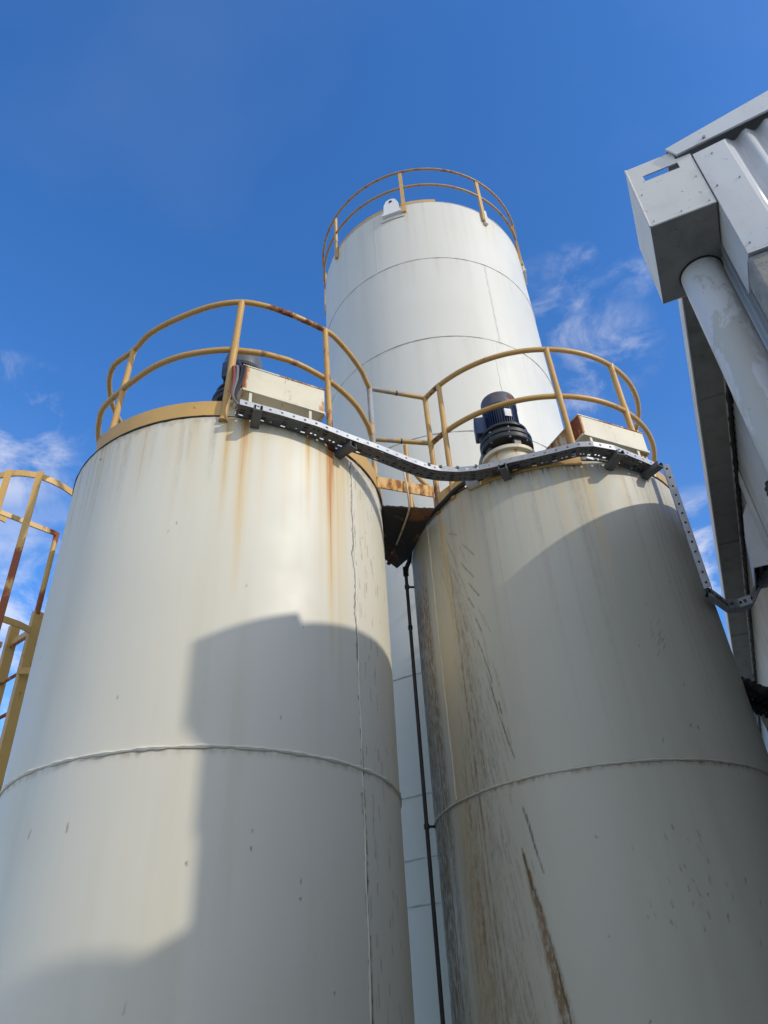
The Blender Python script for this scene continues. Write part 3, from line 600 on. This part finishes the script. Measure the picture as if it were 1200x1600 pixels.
# ------------------------------------------------------------------ cable tray
def tray(path, w_in, label, z_flange=.058, closed_end=False, cables=True):
    T_ = thing('cable_tray', label, 'cable tray', path[0])
    P = [Vector(p) for p in path]; cell = .0208
    seg = []; L = 0
    for i in range(len(P)-1): seg.append((L, (P[i+1]-P[i]).length)); L += seg[-1][1]
    # side vectors (towards the tanks) at every node
    side = []
    for i in range(len(P)):
        d = (P[min(i+1, len(P)-1)]-P[max(i-1, 0)]); d.z = 0; d.normalize(); side.append(Vector((-d.y, d.x, 0)))
    def at(s):
        for i, (s0, l) in enumerate(seg):
            if s <= s0+l or i == len(seg)-1: f = (s-s0)/l; return P[i].lerp(P[i+1], f), side[i].lerp(side[i+1], f).normalized()
    n = int(L/cell); nb = 9; bot = MB(); fl = [MB(), MB()]
    rows = []; 
    for i in range(n+1):
        p, sd_ = at(L*i/n); rows.append([p+sd_*w_in*j/nb for j in range(nb+1)])
    vs = [q for r in rows for q in r]; fs = []
    for i in range(n):
        for j in range(nb):
            ph = i % 9; hole = False
            if ph in (1, 2) and j in (1, 3, 5, 7): hole = True
            if ph in (5, 7) and j in (2, 6): hole = True
            if not hole: fs.append((i*(nb+1)+j, (i+1)*(nb+1)+j, (i+1)*(nb+1)+j+1, i*(nb+1)+j+1))
    bot.add(vs, fs); ob = bot.build('tray_base', M_GALVD, T_, smooth=False)
    so_ = ob.modifiers.new('s', 'SOLIDIFY'); so_.thickness = .002
    for k, j in ((0, 0), (1, nb)):
        H = [0, .018, .038, z_flange]; vs = []; fs = []
        for i in range(n+1):
            for h in H: vs.append(rows[i][j]+Vector((0, 0, h)))
            # return lip
            sd_ = (rows[i][nb]-rows[i][0]).normalized()*(1 if k == 0 else -1); vs.append(rows[i][j]+Vector((0, 0, z_flange))+sd_*.012)
        for i in range(n):
            for h in range(4):
                if h == 1 and i % 5 == 2: continue
                fs.append((i*5+h, (i+1)*5+h, (i+1)*5+h+1, i*5+h+1))
        o = MB().add(vs, fs).build('side_flange', M_GALV, T_, smooth=False); s2 = o.modifiers.new('s', 'SOLIDIFY'); s2.thickness = .002
    if cables:
        rr = random.Random(len(path))
        for c, (m_, off_) in enumerate(((M_REDCABLE, .3), (M_BLACK, .55), (M_BLACK, .78), (M_HOSE, .45))):
            pts = []; ph = rr.uniform(0, 6)
            for i in range(0, n+1, 3):
                r = rows[i]; f = off_+.13*math.sin(i*.05+ph); pts.append(r[0].lerp(r[nb], min(.9, max(.1, f)))+Vector((0, 0, .020+.006*math.sin(i*.11+ph))))
            o = MB().tube(pts, .018, 7).build('power_cable', m_); tag(o, ('reddish brown', 'wavy black', 'straight black', 'grey')[c]+' cable lying in the perforated tray', 'cable', 'cables in the tray')
    return T_, rows
main = [(-1.125, 4.44), (-.80, 4.605), (-.52, 4.765), (-.30, 4.925), (.0, 5.125), (.27, 5.322), (.45, 5.44), (.56, 5.482), (.72, 5.512), (.893, 5.508), (1.05, 5.474), (1.215, 5.420), (1.42, 5.372), (1.619, 5.318), (1.811, 5.262), (1.95, 5.27), (2.16, 5.345), (2.42, 5.51), (2.67, 5.675)]
zz = [4.45]*len(main)
TY, rows = tray([(x, y, z) for (x, y), z in zip(main, zz)], .145, 'perforated galvanised cable tray running along both low tank rims')
bk = MB()
def bracket(T, a, r1, z=4.435, r0=None, parent=TY):
    rd = Vector((math.cos(rad(a)), math.sin(rad(a)), 0)); td = Vector((-rd.y, rd.x, 0)); r0 = r0 or T[2]-.05
    c0 = Vector((T[0], T[1], z))+rd*(r0+r1)/2; h = (r1-r0)/2; mb = MB()
    mb.box(c0-Vector((0, 0, .05)), rd*h, td*.034, (0, 0, .0035)); mb.box(c0-Vector((0, 0, .025))+td*.034, rd*h, td*.0035, (0, 0, .027)); mb.box(c0-Vector((0, 0, .025))-td*.034, rd*h, td*.0035, (0, 0, .027))
    mb.box(c0-Vector((0, 0, .0))+td*.026, rd*h, td*.009, (0, 0, .003)); mb.box(c0-td*.026, rd*h, td*.009, (0, 0, .003))
    mb.build('bracket', M_GALVD, parent, smooth=False)
for T, a, r1 in ((TL, -71.5, 1.73), (TL, -40.5, 1.70), (TR, -111.5, 1.645), (TR, -73.5, 1.69), (TR, -57.5, 1.67)): bracket(T, a, r1)
for (x, y) in ((.45, 5.44), (.56, 5.482), (.72, 5.512), (.893, 5.508)): MB().box((x, y-.005, 4.50), (.012, .004, 0), (0, .005, 0), (0, 0, .014)).build('splice_bolt', M_BLACK, TY, smooth=False)
# the drop from the rim to the building
DT = thing('cable_tray', 'narrow perforated channel dropping from the rim and crossing to the building hood', 'cable tray', (2.7, 5.7, 4.5))
def channel(path, wv, hv, name, parent, cell=.021):
    # path points; wv: unit across vectors per node (front face width), hv: depth vectors per node
    P = [Vector(p) for p in path]; seg = [(P[i+1]-P[i]).length for i in range(len(P)-1)]; L = sum(seg); n = int(L/cell); front = []; rows = []
    for i in range(n+1):
        s = L*i/n; k = 0
        while k < len(seg)-1 and s > seg[k]: s -= seg[k]; k += 1
        f = s/seg[k]; rows.append((P[k].lerp(P[k+1], f), Vector(wv[k]).lerp(Vector(wv[k+1]), f), Vector(hv[k]).lerp(Vector(hv[k+1]), f)))
    vs = []; fs = []
    for p, a, h in rows: vs += [p+h-a*.5, p-a*.5, p-a*.16, p+a*.16, p+a*.5, p+h+a*.5]
    for i in range(n):
        for j in range(5):
            if j == 2 and i % 5 == 2: continue
            fs.append((i*6+j, i*6+j+1, (i+1)*6+j+1, (i+1)*6+j))
    o = MB().add(vs, fs).build(name, M_GALV, parent, smooth=False); s2 = o.modifiers.new('s', 'SOLIDIFY'); s2.thickness = .0025
    # filler (cable run) inside
    pts = [p+h*.55 for p, a, h in rows[::3]]; mb = MB().tube(pts, .03, 8); mb.build('cable_run', M_BLACK, parent)
    return rows
tdir = (math.cos(rad(-51.5+90)), math.sin(rad(-51.5+90)), 0); rdir = Vector((math.cos(rad(-51.5)), math.sin(rad(-51.5)), 0))
vt = Vector((.93, -.36, 0)).normalized()
channel([(2.735, 5.70, 4.52), (2.722, 5.70, 3.15)], [vt*.058]*2, [Vector((.02, .06, 0))]*2, 'drop_channel', DT)
pts = [TU(.435, 6.375, 3.165), TU(.475, 6.39, 3.13), TU(.60, 6.95, 3.27), TU(.70, 7.03, 3.29), TU(.82, 7.0, 3.29), TU(.95, 6.83, 3.40), TU(.99, 6.75, 3.60)]
up_ = Vector((0, 0, .085)); hvs = [Vector((.02, .10, .0))]*7
channel(pts, [up_]*7, hvs, 'cross_channel', DT)
for k in range(len(pts)-1):
    a, b = Vector(pts[k]), Vector(pts[k+1]); MB().tube([a.lerp(b, .5)-Vector((.004, .008, 0)), a.lerp(b, .5)-Vector((.008, .016, 0))], .013, 8).build('channel_bolt', M_DARKPIPE, DT)
MB().tube([Vector(pts[0])+Vector((-.01, -.01, .05)), Vector(pts[0])+Vector((-.015, -.02, .05))], .022, 10).build('channel_bolt', M_DARKPIPE, DT)
# small grey junction box and the black hose round the right-hand rim
jb = thing('junction_box', 'small grey junction box clipped to the ochre rim under the tray', 'junction box', polar(TR, 1.46, -121, 4.5))
rd = Vector((math.cos(rad(-122)), math.sin(rad(-122)), 0)); td = Vector((-rd.y, rd.x, 0)); c0 = Vector(polar(TR, 1.505, -124.3, 4.475))
MB().box(c0, td*.062, rd*.04, (0, 0, .045)).build('case', M_FLASH, jb, smooth=False, bevel=.006); MB().tube([c0+td*.06, c0+td*.10], .022, 12).build('cable_gland', M_BLACK, jb)
H = [(1.28, 5.47, 4.44), c0+td*.16+Vector((0, 0, .0)), c0+td*.09, c0-td*.05, polar(TR, 1.49, -128, 4.52)]+[polar(TR, 1.485, a, z) for a, z in ((-134, 4.50), (-140, 4.455), (-147, 4.44), (-154, 4.42), (-162, 4.42), (-170, 4.40), (-176, 4.36))]+[(.205, 6.90, 4.30), (.19, 6.90, 4.2)]
tag(MB().tube(smoothpath(H, 5), .024, 10).build('rubber_hose', M_BLACK), 'black rubber hose clipped round the rim of the right-hand low tank', 'hose')
VP = thing('drain_pipe', 'thin dark vertical pipe running down in the gap between tanks', 'pipe', (.19, 6.90, GZ))
MB().tube([(.19, 6.90, 4.28-(4.28-GZ)*i/40) for i in range(41)], .0185, 10, rust=None).build('pipe', M_DARKPIPE, VP)
MB().tube([(.19, 6.90, 4.30), (.19, 6.90, 4.20)], .03, 12).build('coupling', M_BLACK, VP); MB().tube([(.19, 6.90, 3.60), (.19, 6.90, 3.56)], .024, 12).build('coupling', M_BLACK, VP)
for z in (4.06, 1.655): MB().tube([(.19, 6.90, z), (.30, 6.92, z)], .012, 8).build('wall_clip', M_DARKPIPE, VP); MB().tube([(.19, 6.90, z-.02), (.19, 6.90, z+.02)], .026, 10).build('clamp', M_DARKPIPE, VP)
tag(MB().box(Vector(polar(TL, 1.505, -41.2, 4.50)), (.018, .012, 0), (-.01, .015, 0), (0, 0, .045)).build('cable_clip', M_BLUEPLASTIC, smooth=False), 'tiny bright blue plastic clip under the tray on left tank', 'clip')

# ------------------------------------------------------------------ caged ladder on the left
LD = thing('caged_ladder', 'ochre steel cat ladder with flat-bar safety cage beside the left tank', 'ladder', (-3.48, 6.29, GZ))
sR, sL = Vector((-3.325, 6.19, 0)), Vector((-3.655, 6.44, 0)); dr = (sL-sR).normalized(); dn = Vector((dr.y, -dr.x, 0))    # dn: towards the climber
if dn.dot(Vector((-1, -1, 0))) < 0: dn = -dn
for s0 in (sR, sL): MB().box(s0+Vector((0, 0, (3.63+GZ)/2)), dn*.045, dr*.028, (0, 0, (3.63-GZ)/2)).build('stile', M_LADDER, LD, smooth=False)
z = 3.41
while z > GZ+.2: MB().tube([sR+Vector((0, 0, z)), sL+Vector((0, 0, z-.0))], .016, 8, rust=[.7, .7]).build('rung', M_LADDER, LD); z -= .372
mb = MB(); mb.box((sR+sL)/2+Vector((0, 0, 3.36))+Vector((0, 0, .08)), dr*.2, dn*.006, (0, 0, .045)); mb.build('tie_bar', M_LADDER, LD, smooth=False)
N = 12
MB().tube([Vector((-3.322, 6.17, 3.6+.93*i/N)) for i in range(N+1)], .026, 10, rust=[1, 1, .9, .5, .2, 0, 0, 0, .1, 0, 0, .6, 1]).build('grab_rail', M_LADDER, LD)
def strap(path, wdir, w_, name, rust=None, th=.008):
    P = [Vector(p) for p in path]; vs = []; fs = []; ru = []
    for i, p in enumerate(P):
        d = (P[min(i+1, len(P)-1)]-P[max(i-1, 0)]).normalized(); wd = Vector(wdir); nn = d.cross(wd).normalized()*th
        for q in (p-wd*w_-nn, p+wd*w_-nn, p+wd*w_+nn, p-wd*w_+nn): vs.append(q); ru.append(0 if rust is None else rust[i])
    for i in range(len(P)-1):
        for k in range(4): l = (k+1) % 4; fs.append((4*i+k, 4*i+4+k, 4*i+4+l, 4*i+l))
    n = len(P)-1; fs += [(0, 1, 2, 3), (4*n+3, 4*n+2, 4*n+1, 4*n)]
    MB().add(vs, fs, ru).build(name, M_LADDER, LD, smooth=False)
up1 = Vector((0, 0, 1))
def hoop(z, a, b, out, name='cage_hoop', wd=.030, k=2.4):
    a, b = Vector((*a, z)), Vector((*b, z)); mid = (a+b)/2; h = (b-a)/2; nrm = Vector((-h.y, h.x, 0)).normalized()
    if nrm.dot(dn) < 0: nrm = -nrm
    P = []
    for i in range(25):
        th = math.pi*i/24; c = -math.cos(th); s = math.sin(th)
        P.append(mid+h*(math.copysign(abs(c)**(2/k), c))*1.12+nrm*out*abs(s)**(2/k))
    P = [a]+P[1:-1]+[b]; strap(P, up1, wd, name); return P
for zz_ in (3.41, 1.6, -.2): hoop(zz_, (-3.325, 6.13), (-3.70, 6.38), .70)
hoop(4.93, (-3.18, 6.32), (-4.05, 6.42), .70, wd=.034, k=2.2)
strap([Vector((-3.310, 6.14, 4.50)).lerp(Vector((-3.72, 5.70, 4.50)), i/6) for i in range(7)], up1, .026, 'tie_strap', [.9, .3, .1, 0, 0, .1, .2])
for (x, y, x2, y2) in ((-3.372, 5.670, -3.378, 5.672), (-3.66, 5.62, -3.66, 5.62), (-3.95, 5.80, -3.95, 5.80)):
    n = 30; tdv = Vector((-y, x, 0)).normalized(); 
    strap([Vector((x, y, 4.93-(4.93-.0)*i/n)) for i in range(n+1)], Vector((1, .1, 0)).normalized(), .031, 'cage_strap', [0 if i < 6 else (1.0 if i < 8 else (.3 if i < 9 else (1.0 if i < 11 else .7))) for i in range(n+1)])
for zz_ in (3.0, .6): MB().box(Vector((-3.17, 6.13, zz_)), (.17, .02, 0), (0, .006, 0), (0, 0, .03)).build('stand_off', M_LADDER, LD, smooth=False)

# ------------------------------------------------------------------ factory building on the right
U0 = 2.991
FB = thing('factory_building', 'pale metal-clad industrial building with box gutter on the right', 'building', TU(1.03, U0, GZ))
def gable_z(t): return 4.26 + .13*(t-.85)
mb = MB(); rp = 6.0
def prism_u(mb, prof, u0_, u1_, rust=0):         # prof: (t, z) outline, extruded along u
    n = len(prof); vs = [TU(t, u0_, z) for t, z in prof]+[TU(t, u1_, z) for t, z in prof]
    mb.add(vs, [tuple(range(n)), tuple(range(2*n-1, n-1, -1))]+[(i, i+n, (i+1) % n+n, (i+1) % n) for i in range(n)], rust); return mb
# masonry corner and lower gable wall
mb = MB(); prism_u(mb, [(1.00, GZ), (7.0, GZ), (7.0, 3.31), (1.00, 3.31)], U0+.06, U0+.20); mb.build('rendered_gable_wall', M_RENDER, FB, smooth=False)
mb = MB(); prism_u(mb, [(.932, GZ), (1.06, GZ), (1.06, 3.283), (.932, 3.283)], U0+.012, U0+.215); o = mb.build('corner_render', M_RENDER, FB, smooth=False, bevel=.012)
# corrugated gable sheet
def corr(t0, t1, base_u, z0, z1f, pitch, amp, name, mat, along='t'):
    n = int((t1-t0)/pitch*10); vs = []; fs = []
    for i in range(n+1):
        t = t0+(t1-t0)*i/n; q = base_u-amp*math.sin(2*math.pi*(t-t0)/pitch)
        if along == 't': vs += [TU(t, q, z0), TU(t, q, z1f(t))]
        else: vs += [TU(q, t, z0), TU(q, t, z1f(t))]
    for i in range(n): fs.append((2*i, 2*i+2, 2*i+3, 2*i+1))
    mb = MB(); mb.add(vs, fs); o = mb.build(name, mat, FB); so_ = o.modifiers.new('s', 'SOLIDIFY'); so_.thickness = .002; return o
corr(1.10, 6.9, U0+.035, 3.33, lambda t: gable_z(t)+.02, .122, .020, 'corrugated_gable', M_CORR)
mb = MB(); prism_u(mb, [(1.08, 3.3), (6.9, 3.3), (6.9, gable_z(6.9)), (1.08, gable_z(1.08))], U0+.08, U0+.1); mb.build('gable_lining', M_SIDEWALL, FB, smooth=False)
# corner flashing: front leg and return
mb = MB()
mb.hexa([TU(.938, U0-.004, 3.305), TU(1.118, U0-.004, 3.312), TU(1.118, U0+.012, 3.312), TU(.95, U0+.012, 3.305), TU(.938, U0-.004, 4.262), TU(1.118, U0-.004, 4.286), TU(1.118, U0+.012, 4.286), TU(.95, U0+.012, 4.262)])
mb.hexa([TU(1.118, U0-.004, 3.312), TU(1.130, U0+.0, 3.312), TU(1.150, U0+.05, 3.312), TU(1.138, U0+.05, 3.312), TU(1.118, U0-.004, 4.286), TU(1.130, U0, 4.286), TU(1.150, U0+.05, 4.289), TU(1.138, U0+.05, 4.289)])
mb.tbox(.938, .95, U0+.0125, U0+.30, 3.305, 4.255)
mb.hexa([TU(.938, U0-.006, 3.285), TU(1.40, U0-.006, 3.292), TU(1.40, U0+.06, 3.30), TU(.938, U0+.06, 3.295), TU(.938, U0-.006, 3.303), TU(1.40, U0-.006, 3.310), TU(1.40, U0+.06, 3.315), TU(.938, U0+.06, 3.304)])
mb.build('corner_flashing', M_FLASH, FB, smooth=False)
# barge capping along the gable
def BZ(t): return 4.392+.243*(t-.816)
mb = MB(); Ub = U0-.022
mb.hexa([TU(.858, Ub, 4.298), TU(7.0, Ub, gable_z(7)-.02+.9), TU(7.0, Ub+.014, gable_z(7)+.88), TU(.858, Ub+.014, 4.298), TU(.816, Ub, 4.392), TU(7.0, Ub, BZ(7.0)), TU(7.0, Ub+.014, BZ(7.0)), TU(.816, Ub+.014, 4.392)])
mb.v[-7] = TU(7.0, Ub, 4.30+.135*(7-.858)); mb.v[-6] = TU(7.0, Ub+.014, 4.30+.135*(7-.858))
mb.hexa([TU(.816, Ub+.0142, 4.380), TU(7, Ub+.0142, BZ(7)-.012), TU(7, Ub+.20, BZ(7)-.012), TU(.816, Ub+.20, 4.380), TU(.816, Ub+.0142, 4.392), TU(7, Ub+.0142, BZ(7)), TU(7, Ub+.20, BZ(7)), TU(.816, Ub+.20, 4.392)])
mb.build('barge_capping', M_FLASH, FB, smooth=False)
for t in (1.03, 2.2, 3.4, 4.6): MB().tube([TU(t, Ub-.012, 4.325+.14*(t-.86)), TU(t, Ub+.0, 4.325+.14*(t-.86))], .010, 8).build('screw', M_GALV, FB)
# roof sheet and eave
mb = MB(); mb.hexa([TU(.80, U0+.18, 4.37), TU(7, U0+.18, BZ(7)-.03), TU(7, 16, BZ(7)-.03), TU(.80, 16, 4.37), TU(.80, U0+.18, 4.385), TU(7, U0+.18, BZ(7)-.015), TU(7, 16, BZ(7)-.015), TU(.80, 16, 4.385)]); mb.build('roof', M_CORR, FB, smooth=False)
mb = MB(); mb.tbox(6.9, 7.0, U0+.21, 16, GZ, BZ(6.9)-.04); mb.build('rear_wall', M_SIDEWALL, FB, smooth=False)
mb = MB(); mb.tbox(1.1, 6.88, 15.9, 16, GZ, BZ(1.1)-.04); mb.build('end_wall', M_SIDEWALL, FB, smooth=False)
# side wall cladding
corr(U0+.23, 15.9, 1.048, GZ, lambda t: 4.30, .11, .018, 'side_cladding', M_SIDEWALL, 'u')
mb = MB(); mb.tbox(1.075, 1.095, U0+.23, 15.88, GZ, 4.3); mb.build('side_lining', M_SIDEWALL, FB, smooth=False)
# box gutter: outer face, soffit, with a slightly wavering lip
gt = MB(); gt.tbox(.762, .772, U0+.605, 15.9, 4.246, 4.396); gt.build('gutter_face', M_GUTTER, FB, smooth=False)
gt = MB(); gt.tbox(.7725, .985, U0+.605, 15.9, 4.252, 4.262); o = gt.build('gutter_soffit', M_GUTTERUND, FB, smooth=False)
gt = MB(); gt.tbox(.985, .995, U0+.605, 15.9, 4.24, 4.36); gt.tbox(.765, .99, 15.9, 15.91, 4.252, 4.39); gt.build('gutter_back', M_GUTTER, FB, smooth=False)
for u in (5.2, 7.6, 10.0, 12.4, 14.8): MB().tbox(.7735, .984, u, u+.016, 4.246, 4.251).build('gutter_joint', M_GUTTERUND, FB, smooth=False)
rr = random.Random(12); vs = []                   # ragged packing strip between soffit and cladding
mb = MB(); P = [TU(1.012+rr.uniform(-.006, .008), U0+.62+i*.06, 4.244+rr.uniform(-.012, .008)) for i in range(210)]; mb.tube(P, [.014+rr.uniform(0, .012) for _ in P], 6); mb.build('eave_packing', M_BLACK, FB)
# rainwater head at the gutter end
RH = thing('rainwater_head', 'square off-white rainwater head with overflow slot at the gutter end', 'rainwater head', TU(.75, 3.29, 3.779))
t0, t1, u0_, u1_, z0, z1 = .566, .930, U0, U0+.597, 3.779, 4.369; th = .008
mb = MB()
sl = (.644, .848, 4.196, 4.252)                   # overflow slot (t0,t1,z0,z1)
mb.tbox(t0, t1, u0_, u0_+th, z0, sl[2]); mb.tbox(t0, sl[0], u0_, u0_+th, sl[2], sl[3]); mb.tbox(sl[1], t1, u0_, u0_+th, sl[2], sl[3]); mb.tbox(t0, t1-.085, u0_, u0_+th, sl[3], z1)
mb.tbox(t1-.085, t1, u0_, u0_+th, sl[3], 4.288); mb.build('front_face', M_GUTTER, RH, smooth=False)
mb = MB(); mb.tbox(t0, t0+th, u0_+th, u1_, z0, z1); mb.tbox(t0, t1, u1_-.0001, u1_+th, z0, z1); mb.tbox(t1-th, t1, u0_+th, u1_, z0, z1-.12); mb.build('side_faces', M_GUTTER, RH, smooth=False)
mb = MB(); mb.tbox(t0+.001, t1-.001, u0_+.001, u1_-.001, z0-.004, z0+.003); mb.build('bottom', M_GUTTERUND, RH, smooth=False)
mb = MB(); mb.tube([TU(t0+.004, u0_, z0-.003), TU(t1-.004, u0_, z0-.003)], .006, 6); mb.tube([TU(t0, u0_, z0), TU(t0, u0_, z1)], .006, 6); mb.build('folded_edge', M_GUTTER, RH)
for t, z in ((t0+.03, z0+.03), (t0+.03, z0+.3), (t1-.03, z0+.03), (t1-.03, z0+.28), ((t0+t1)/2, z0+.03)): MB().tube([TU(t, u0_-.006, z), TU(t, u0_+.002, z)], .004, 8).build('rivet', M_GALV, RH)
for t, z in ((.97, 3.36), (1.09, 3.36), (.97, 3.9), (1.09, 3.9), (1.03, 4.2)): MB().tube([TU(t, U0-.012, z), TU(t, U0-.002, z)], .005, 8).build('screw', M_GALV, FB)
# downpipe
DP = thing('downpipe', 'thick pale downpipe with flaking paint below the rainwater head', 'downpipe', TU(.81, 3.46, GZ))
MB().tube([TU(.808, 3.455, 3.777-(3.777-GZ)*i/20) for i in range(21)], .122, 40).build('pipe', M_DOWNPIPE, DP)
MB().tube([TU(.808, 3.455, 3.776), TU(.808, 3.455, 3.766)], .129, 40).build('sealant_ring', M_BLACK, DP)
MB().tube([TU(.808, 3.455, 1.2), TU(.808, 3.455, 1.32)], .130, 40).build('socket', M_DOWNPIPE, DP)
mb = MB(); mb.tbox(.965, .972, U0+.222, U0+.30, GZ, 3.62); mb.build('edge_strip', M_FLASH, FB, smooth=False)
# hood where the tray enters
HD = thing('wall_hood', 'boxy pale sheet-metal hood open below where the tray enters the wall', 'hood', TU(.95, 6.75, 3.34))
mb = MB(); prof = [(.864, 3.34), (.95, 3.88), (1.035, 4.02), (1.035, 3.34)]
mb2 = [TU(t, 6.51, z) for t, z in prof]+[TU(t, 6.522, z) for t, z in prof]; mb.add(mb2, [(3, 2, 1, 0), (4, 5, 6, 7), (0, 1, 5, 4), (1, 2, 6, 5), (2, 3, 7, 6), (3, 0, 4, 7)])
mb2 = [TU(t, 6.938, z) for t, z in prof]+[TU(t, 6.95, z) for t, z in prof]; mb.add(mb2, [(3, 2, 1, 0), (4, 5, 6, 7), (0, 1, 5, 4), (1, 2, 6, 5), (2, 3, 7, 6), (3, 0, 4, 7)])
mb.hexa([TU(.866, 6.522, 3.342), TU(.876, 6.522, 3.342), TU(.876, 6.938, 3.342), TU(.866, 6.938, 3.342), TU(.95, 6.522, 3.88), TU(.96, 6.522, 3.88), TU(.96, 6.938, 3.88), TU(.95, 6.938, 3.88)])
mb.hexa([TU(.952, 6.522, 3.87), TU(1.035, 6.522, 4.01), TU(1.035, 6.938, 4.01), TU(.952, 6.938, 3.87), TU(.952, 6.522, 3.88), TU(1.035, 6.522, 4.02), TU(1.035, 6.938, 4.02), TU(.952, 6.938, 3.88)])
mb.build('casing', M_FLASH, HD, smooth=False)
mb = MB(); mb.tbox(.905, 1.03, 6.524, 6.936, 3.50, 3.51); mb.build('hood_shade_sheet', M_BLACK, HD, smooth=False)  # black sheet standing in for the shade inside the open hood
# bent panel above the hood
mb = MB(); mb.tbox(1.022, 1.034, 6.30, 6.505, 2.2, 4.22); mb.build('patch_panel', M_FLASH, FB, smooth=False)
# black corrugated conduits
def conduit(path, r, label, pitch=.055):
    P = smoothpath(path, 10); L = 0; pts = [P[0]]; rs = []
    Q = [P[0]]
    for a, b in zip(P[:-1], P[1:]):
        n = max(1, int((b-a).length/(pitch/4)))
        for i in range(1, n+1): Q.append(a.lerp(b, i/n))
    rs = [r*(1+.16*math.sin(2*math.pi*i/4)) for i in range(len(Q))]
    return tag(MB().tube(Q, rs, 14).build('corrugated_conduit', M_BLACK), label, 'conduit', 'black corrugated conduits')
for k, (dt, dz, du) in enumerate(((0, 0, 0), (.07, -.06, .12), (.02, -.14, .22))):
    conduit([TU(.30+dt, 7.9+du, 2.95+dz), TU(.55+dt, 7.75+du, 2.80+dz), TU(.72+dt, 7.6+du, 2.60+dz), TU(.85+dt, 7.3+du, 2.60+dz), TU(1.0, 6.9+du, 2.75+dz)], .06, ('topmost', 'middle', 'lowest')[k]+' of three black ribbed conduits behind the right tank flank')
ST = thing('cable_tray', 'dark stepped tray bracket under the ribbed conduits by the wall', 'cable tray', TU(.78, 7.6, 2.2))
for k in range(3): MB().tbox(.70, .90, 7.50, 7.62, 2.26-.13*k, 2.36-.13*k).build('tray_section', M_GALVD, ST, smooth=False, bevel=.008)
o = MB().tube([TU(.66, 7.9, 2.50), TU(.70, 7.82, 2.10), TU(.73, 7.8, 1.5)], .05, 12).build('vent_stub', M_WHITEPAINT); tag(o, 'short cream stub pipe tucked behind the dark tray bracket', 'pipe')
conduit([TU(1.04, 5.02, 3.22), TU(.975, 5.02, 3.17), TU(.965, 5.0, 3.05), TU(.97, 4.98, 2.8), TU(.98, 4.95, 2.3), TU(1.0, 4.95, 1.4)], .036, 'single black ribbed conduit on the wall beside the downpipe', .075)
# ------------------------------------------------------------------ unseen low annex, added and outlined to cast the left tank's lower shadow
AN = thing('shadow_annex', 'unseen low rendered annex added to cast the lower shadow on the left tank', 'building', TU(2.4, 1.2, GZ))
ol = [(2.93, GZ), (2.93, 3.12), (2.70, 3.12), (2.38, 3.50), (-2.5, 3.50), (-2.5, GZ)]; n = len(ol)
mb = MB(); mb.add([TU(1.55, u, z) for u, z in ol]+[TU(5.5, u, z) for u, z in ol], [tuple(range(n)), tuple(range(2*n-1, n-1, -1))]+[(i, i+n, (i+1) % n+n, (i+1) % n) for i in range(n)]); mb.build('walls', M_RENDER, AN, smooth=False)
mb = MB(); mb.tbox(1.56, 5.49, -2.49, 2.36, 3.503, 3.51); mb.build('roof', M_CORR, AN, smooth=False)
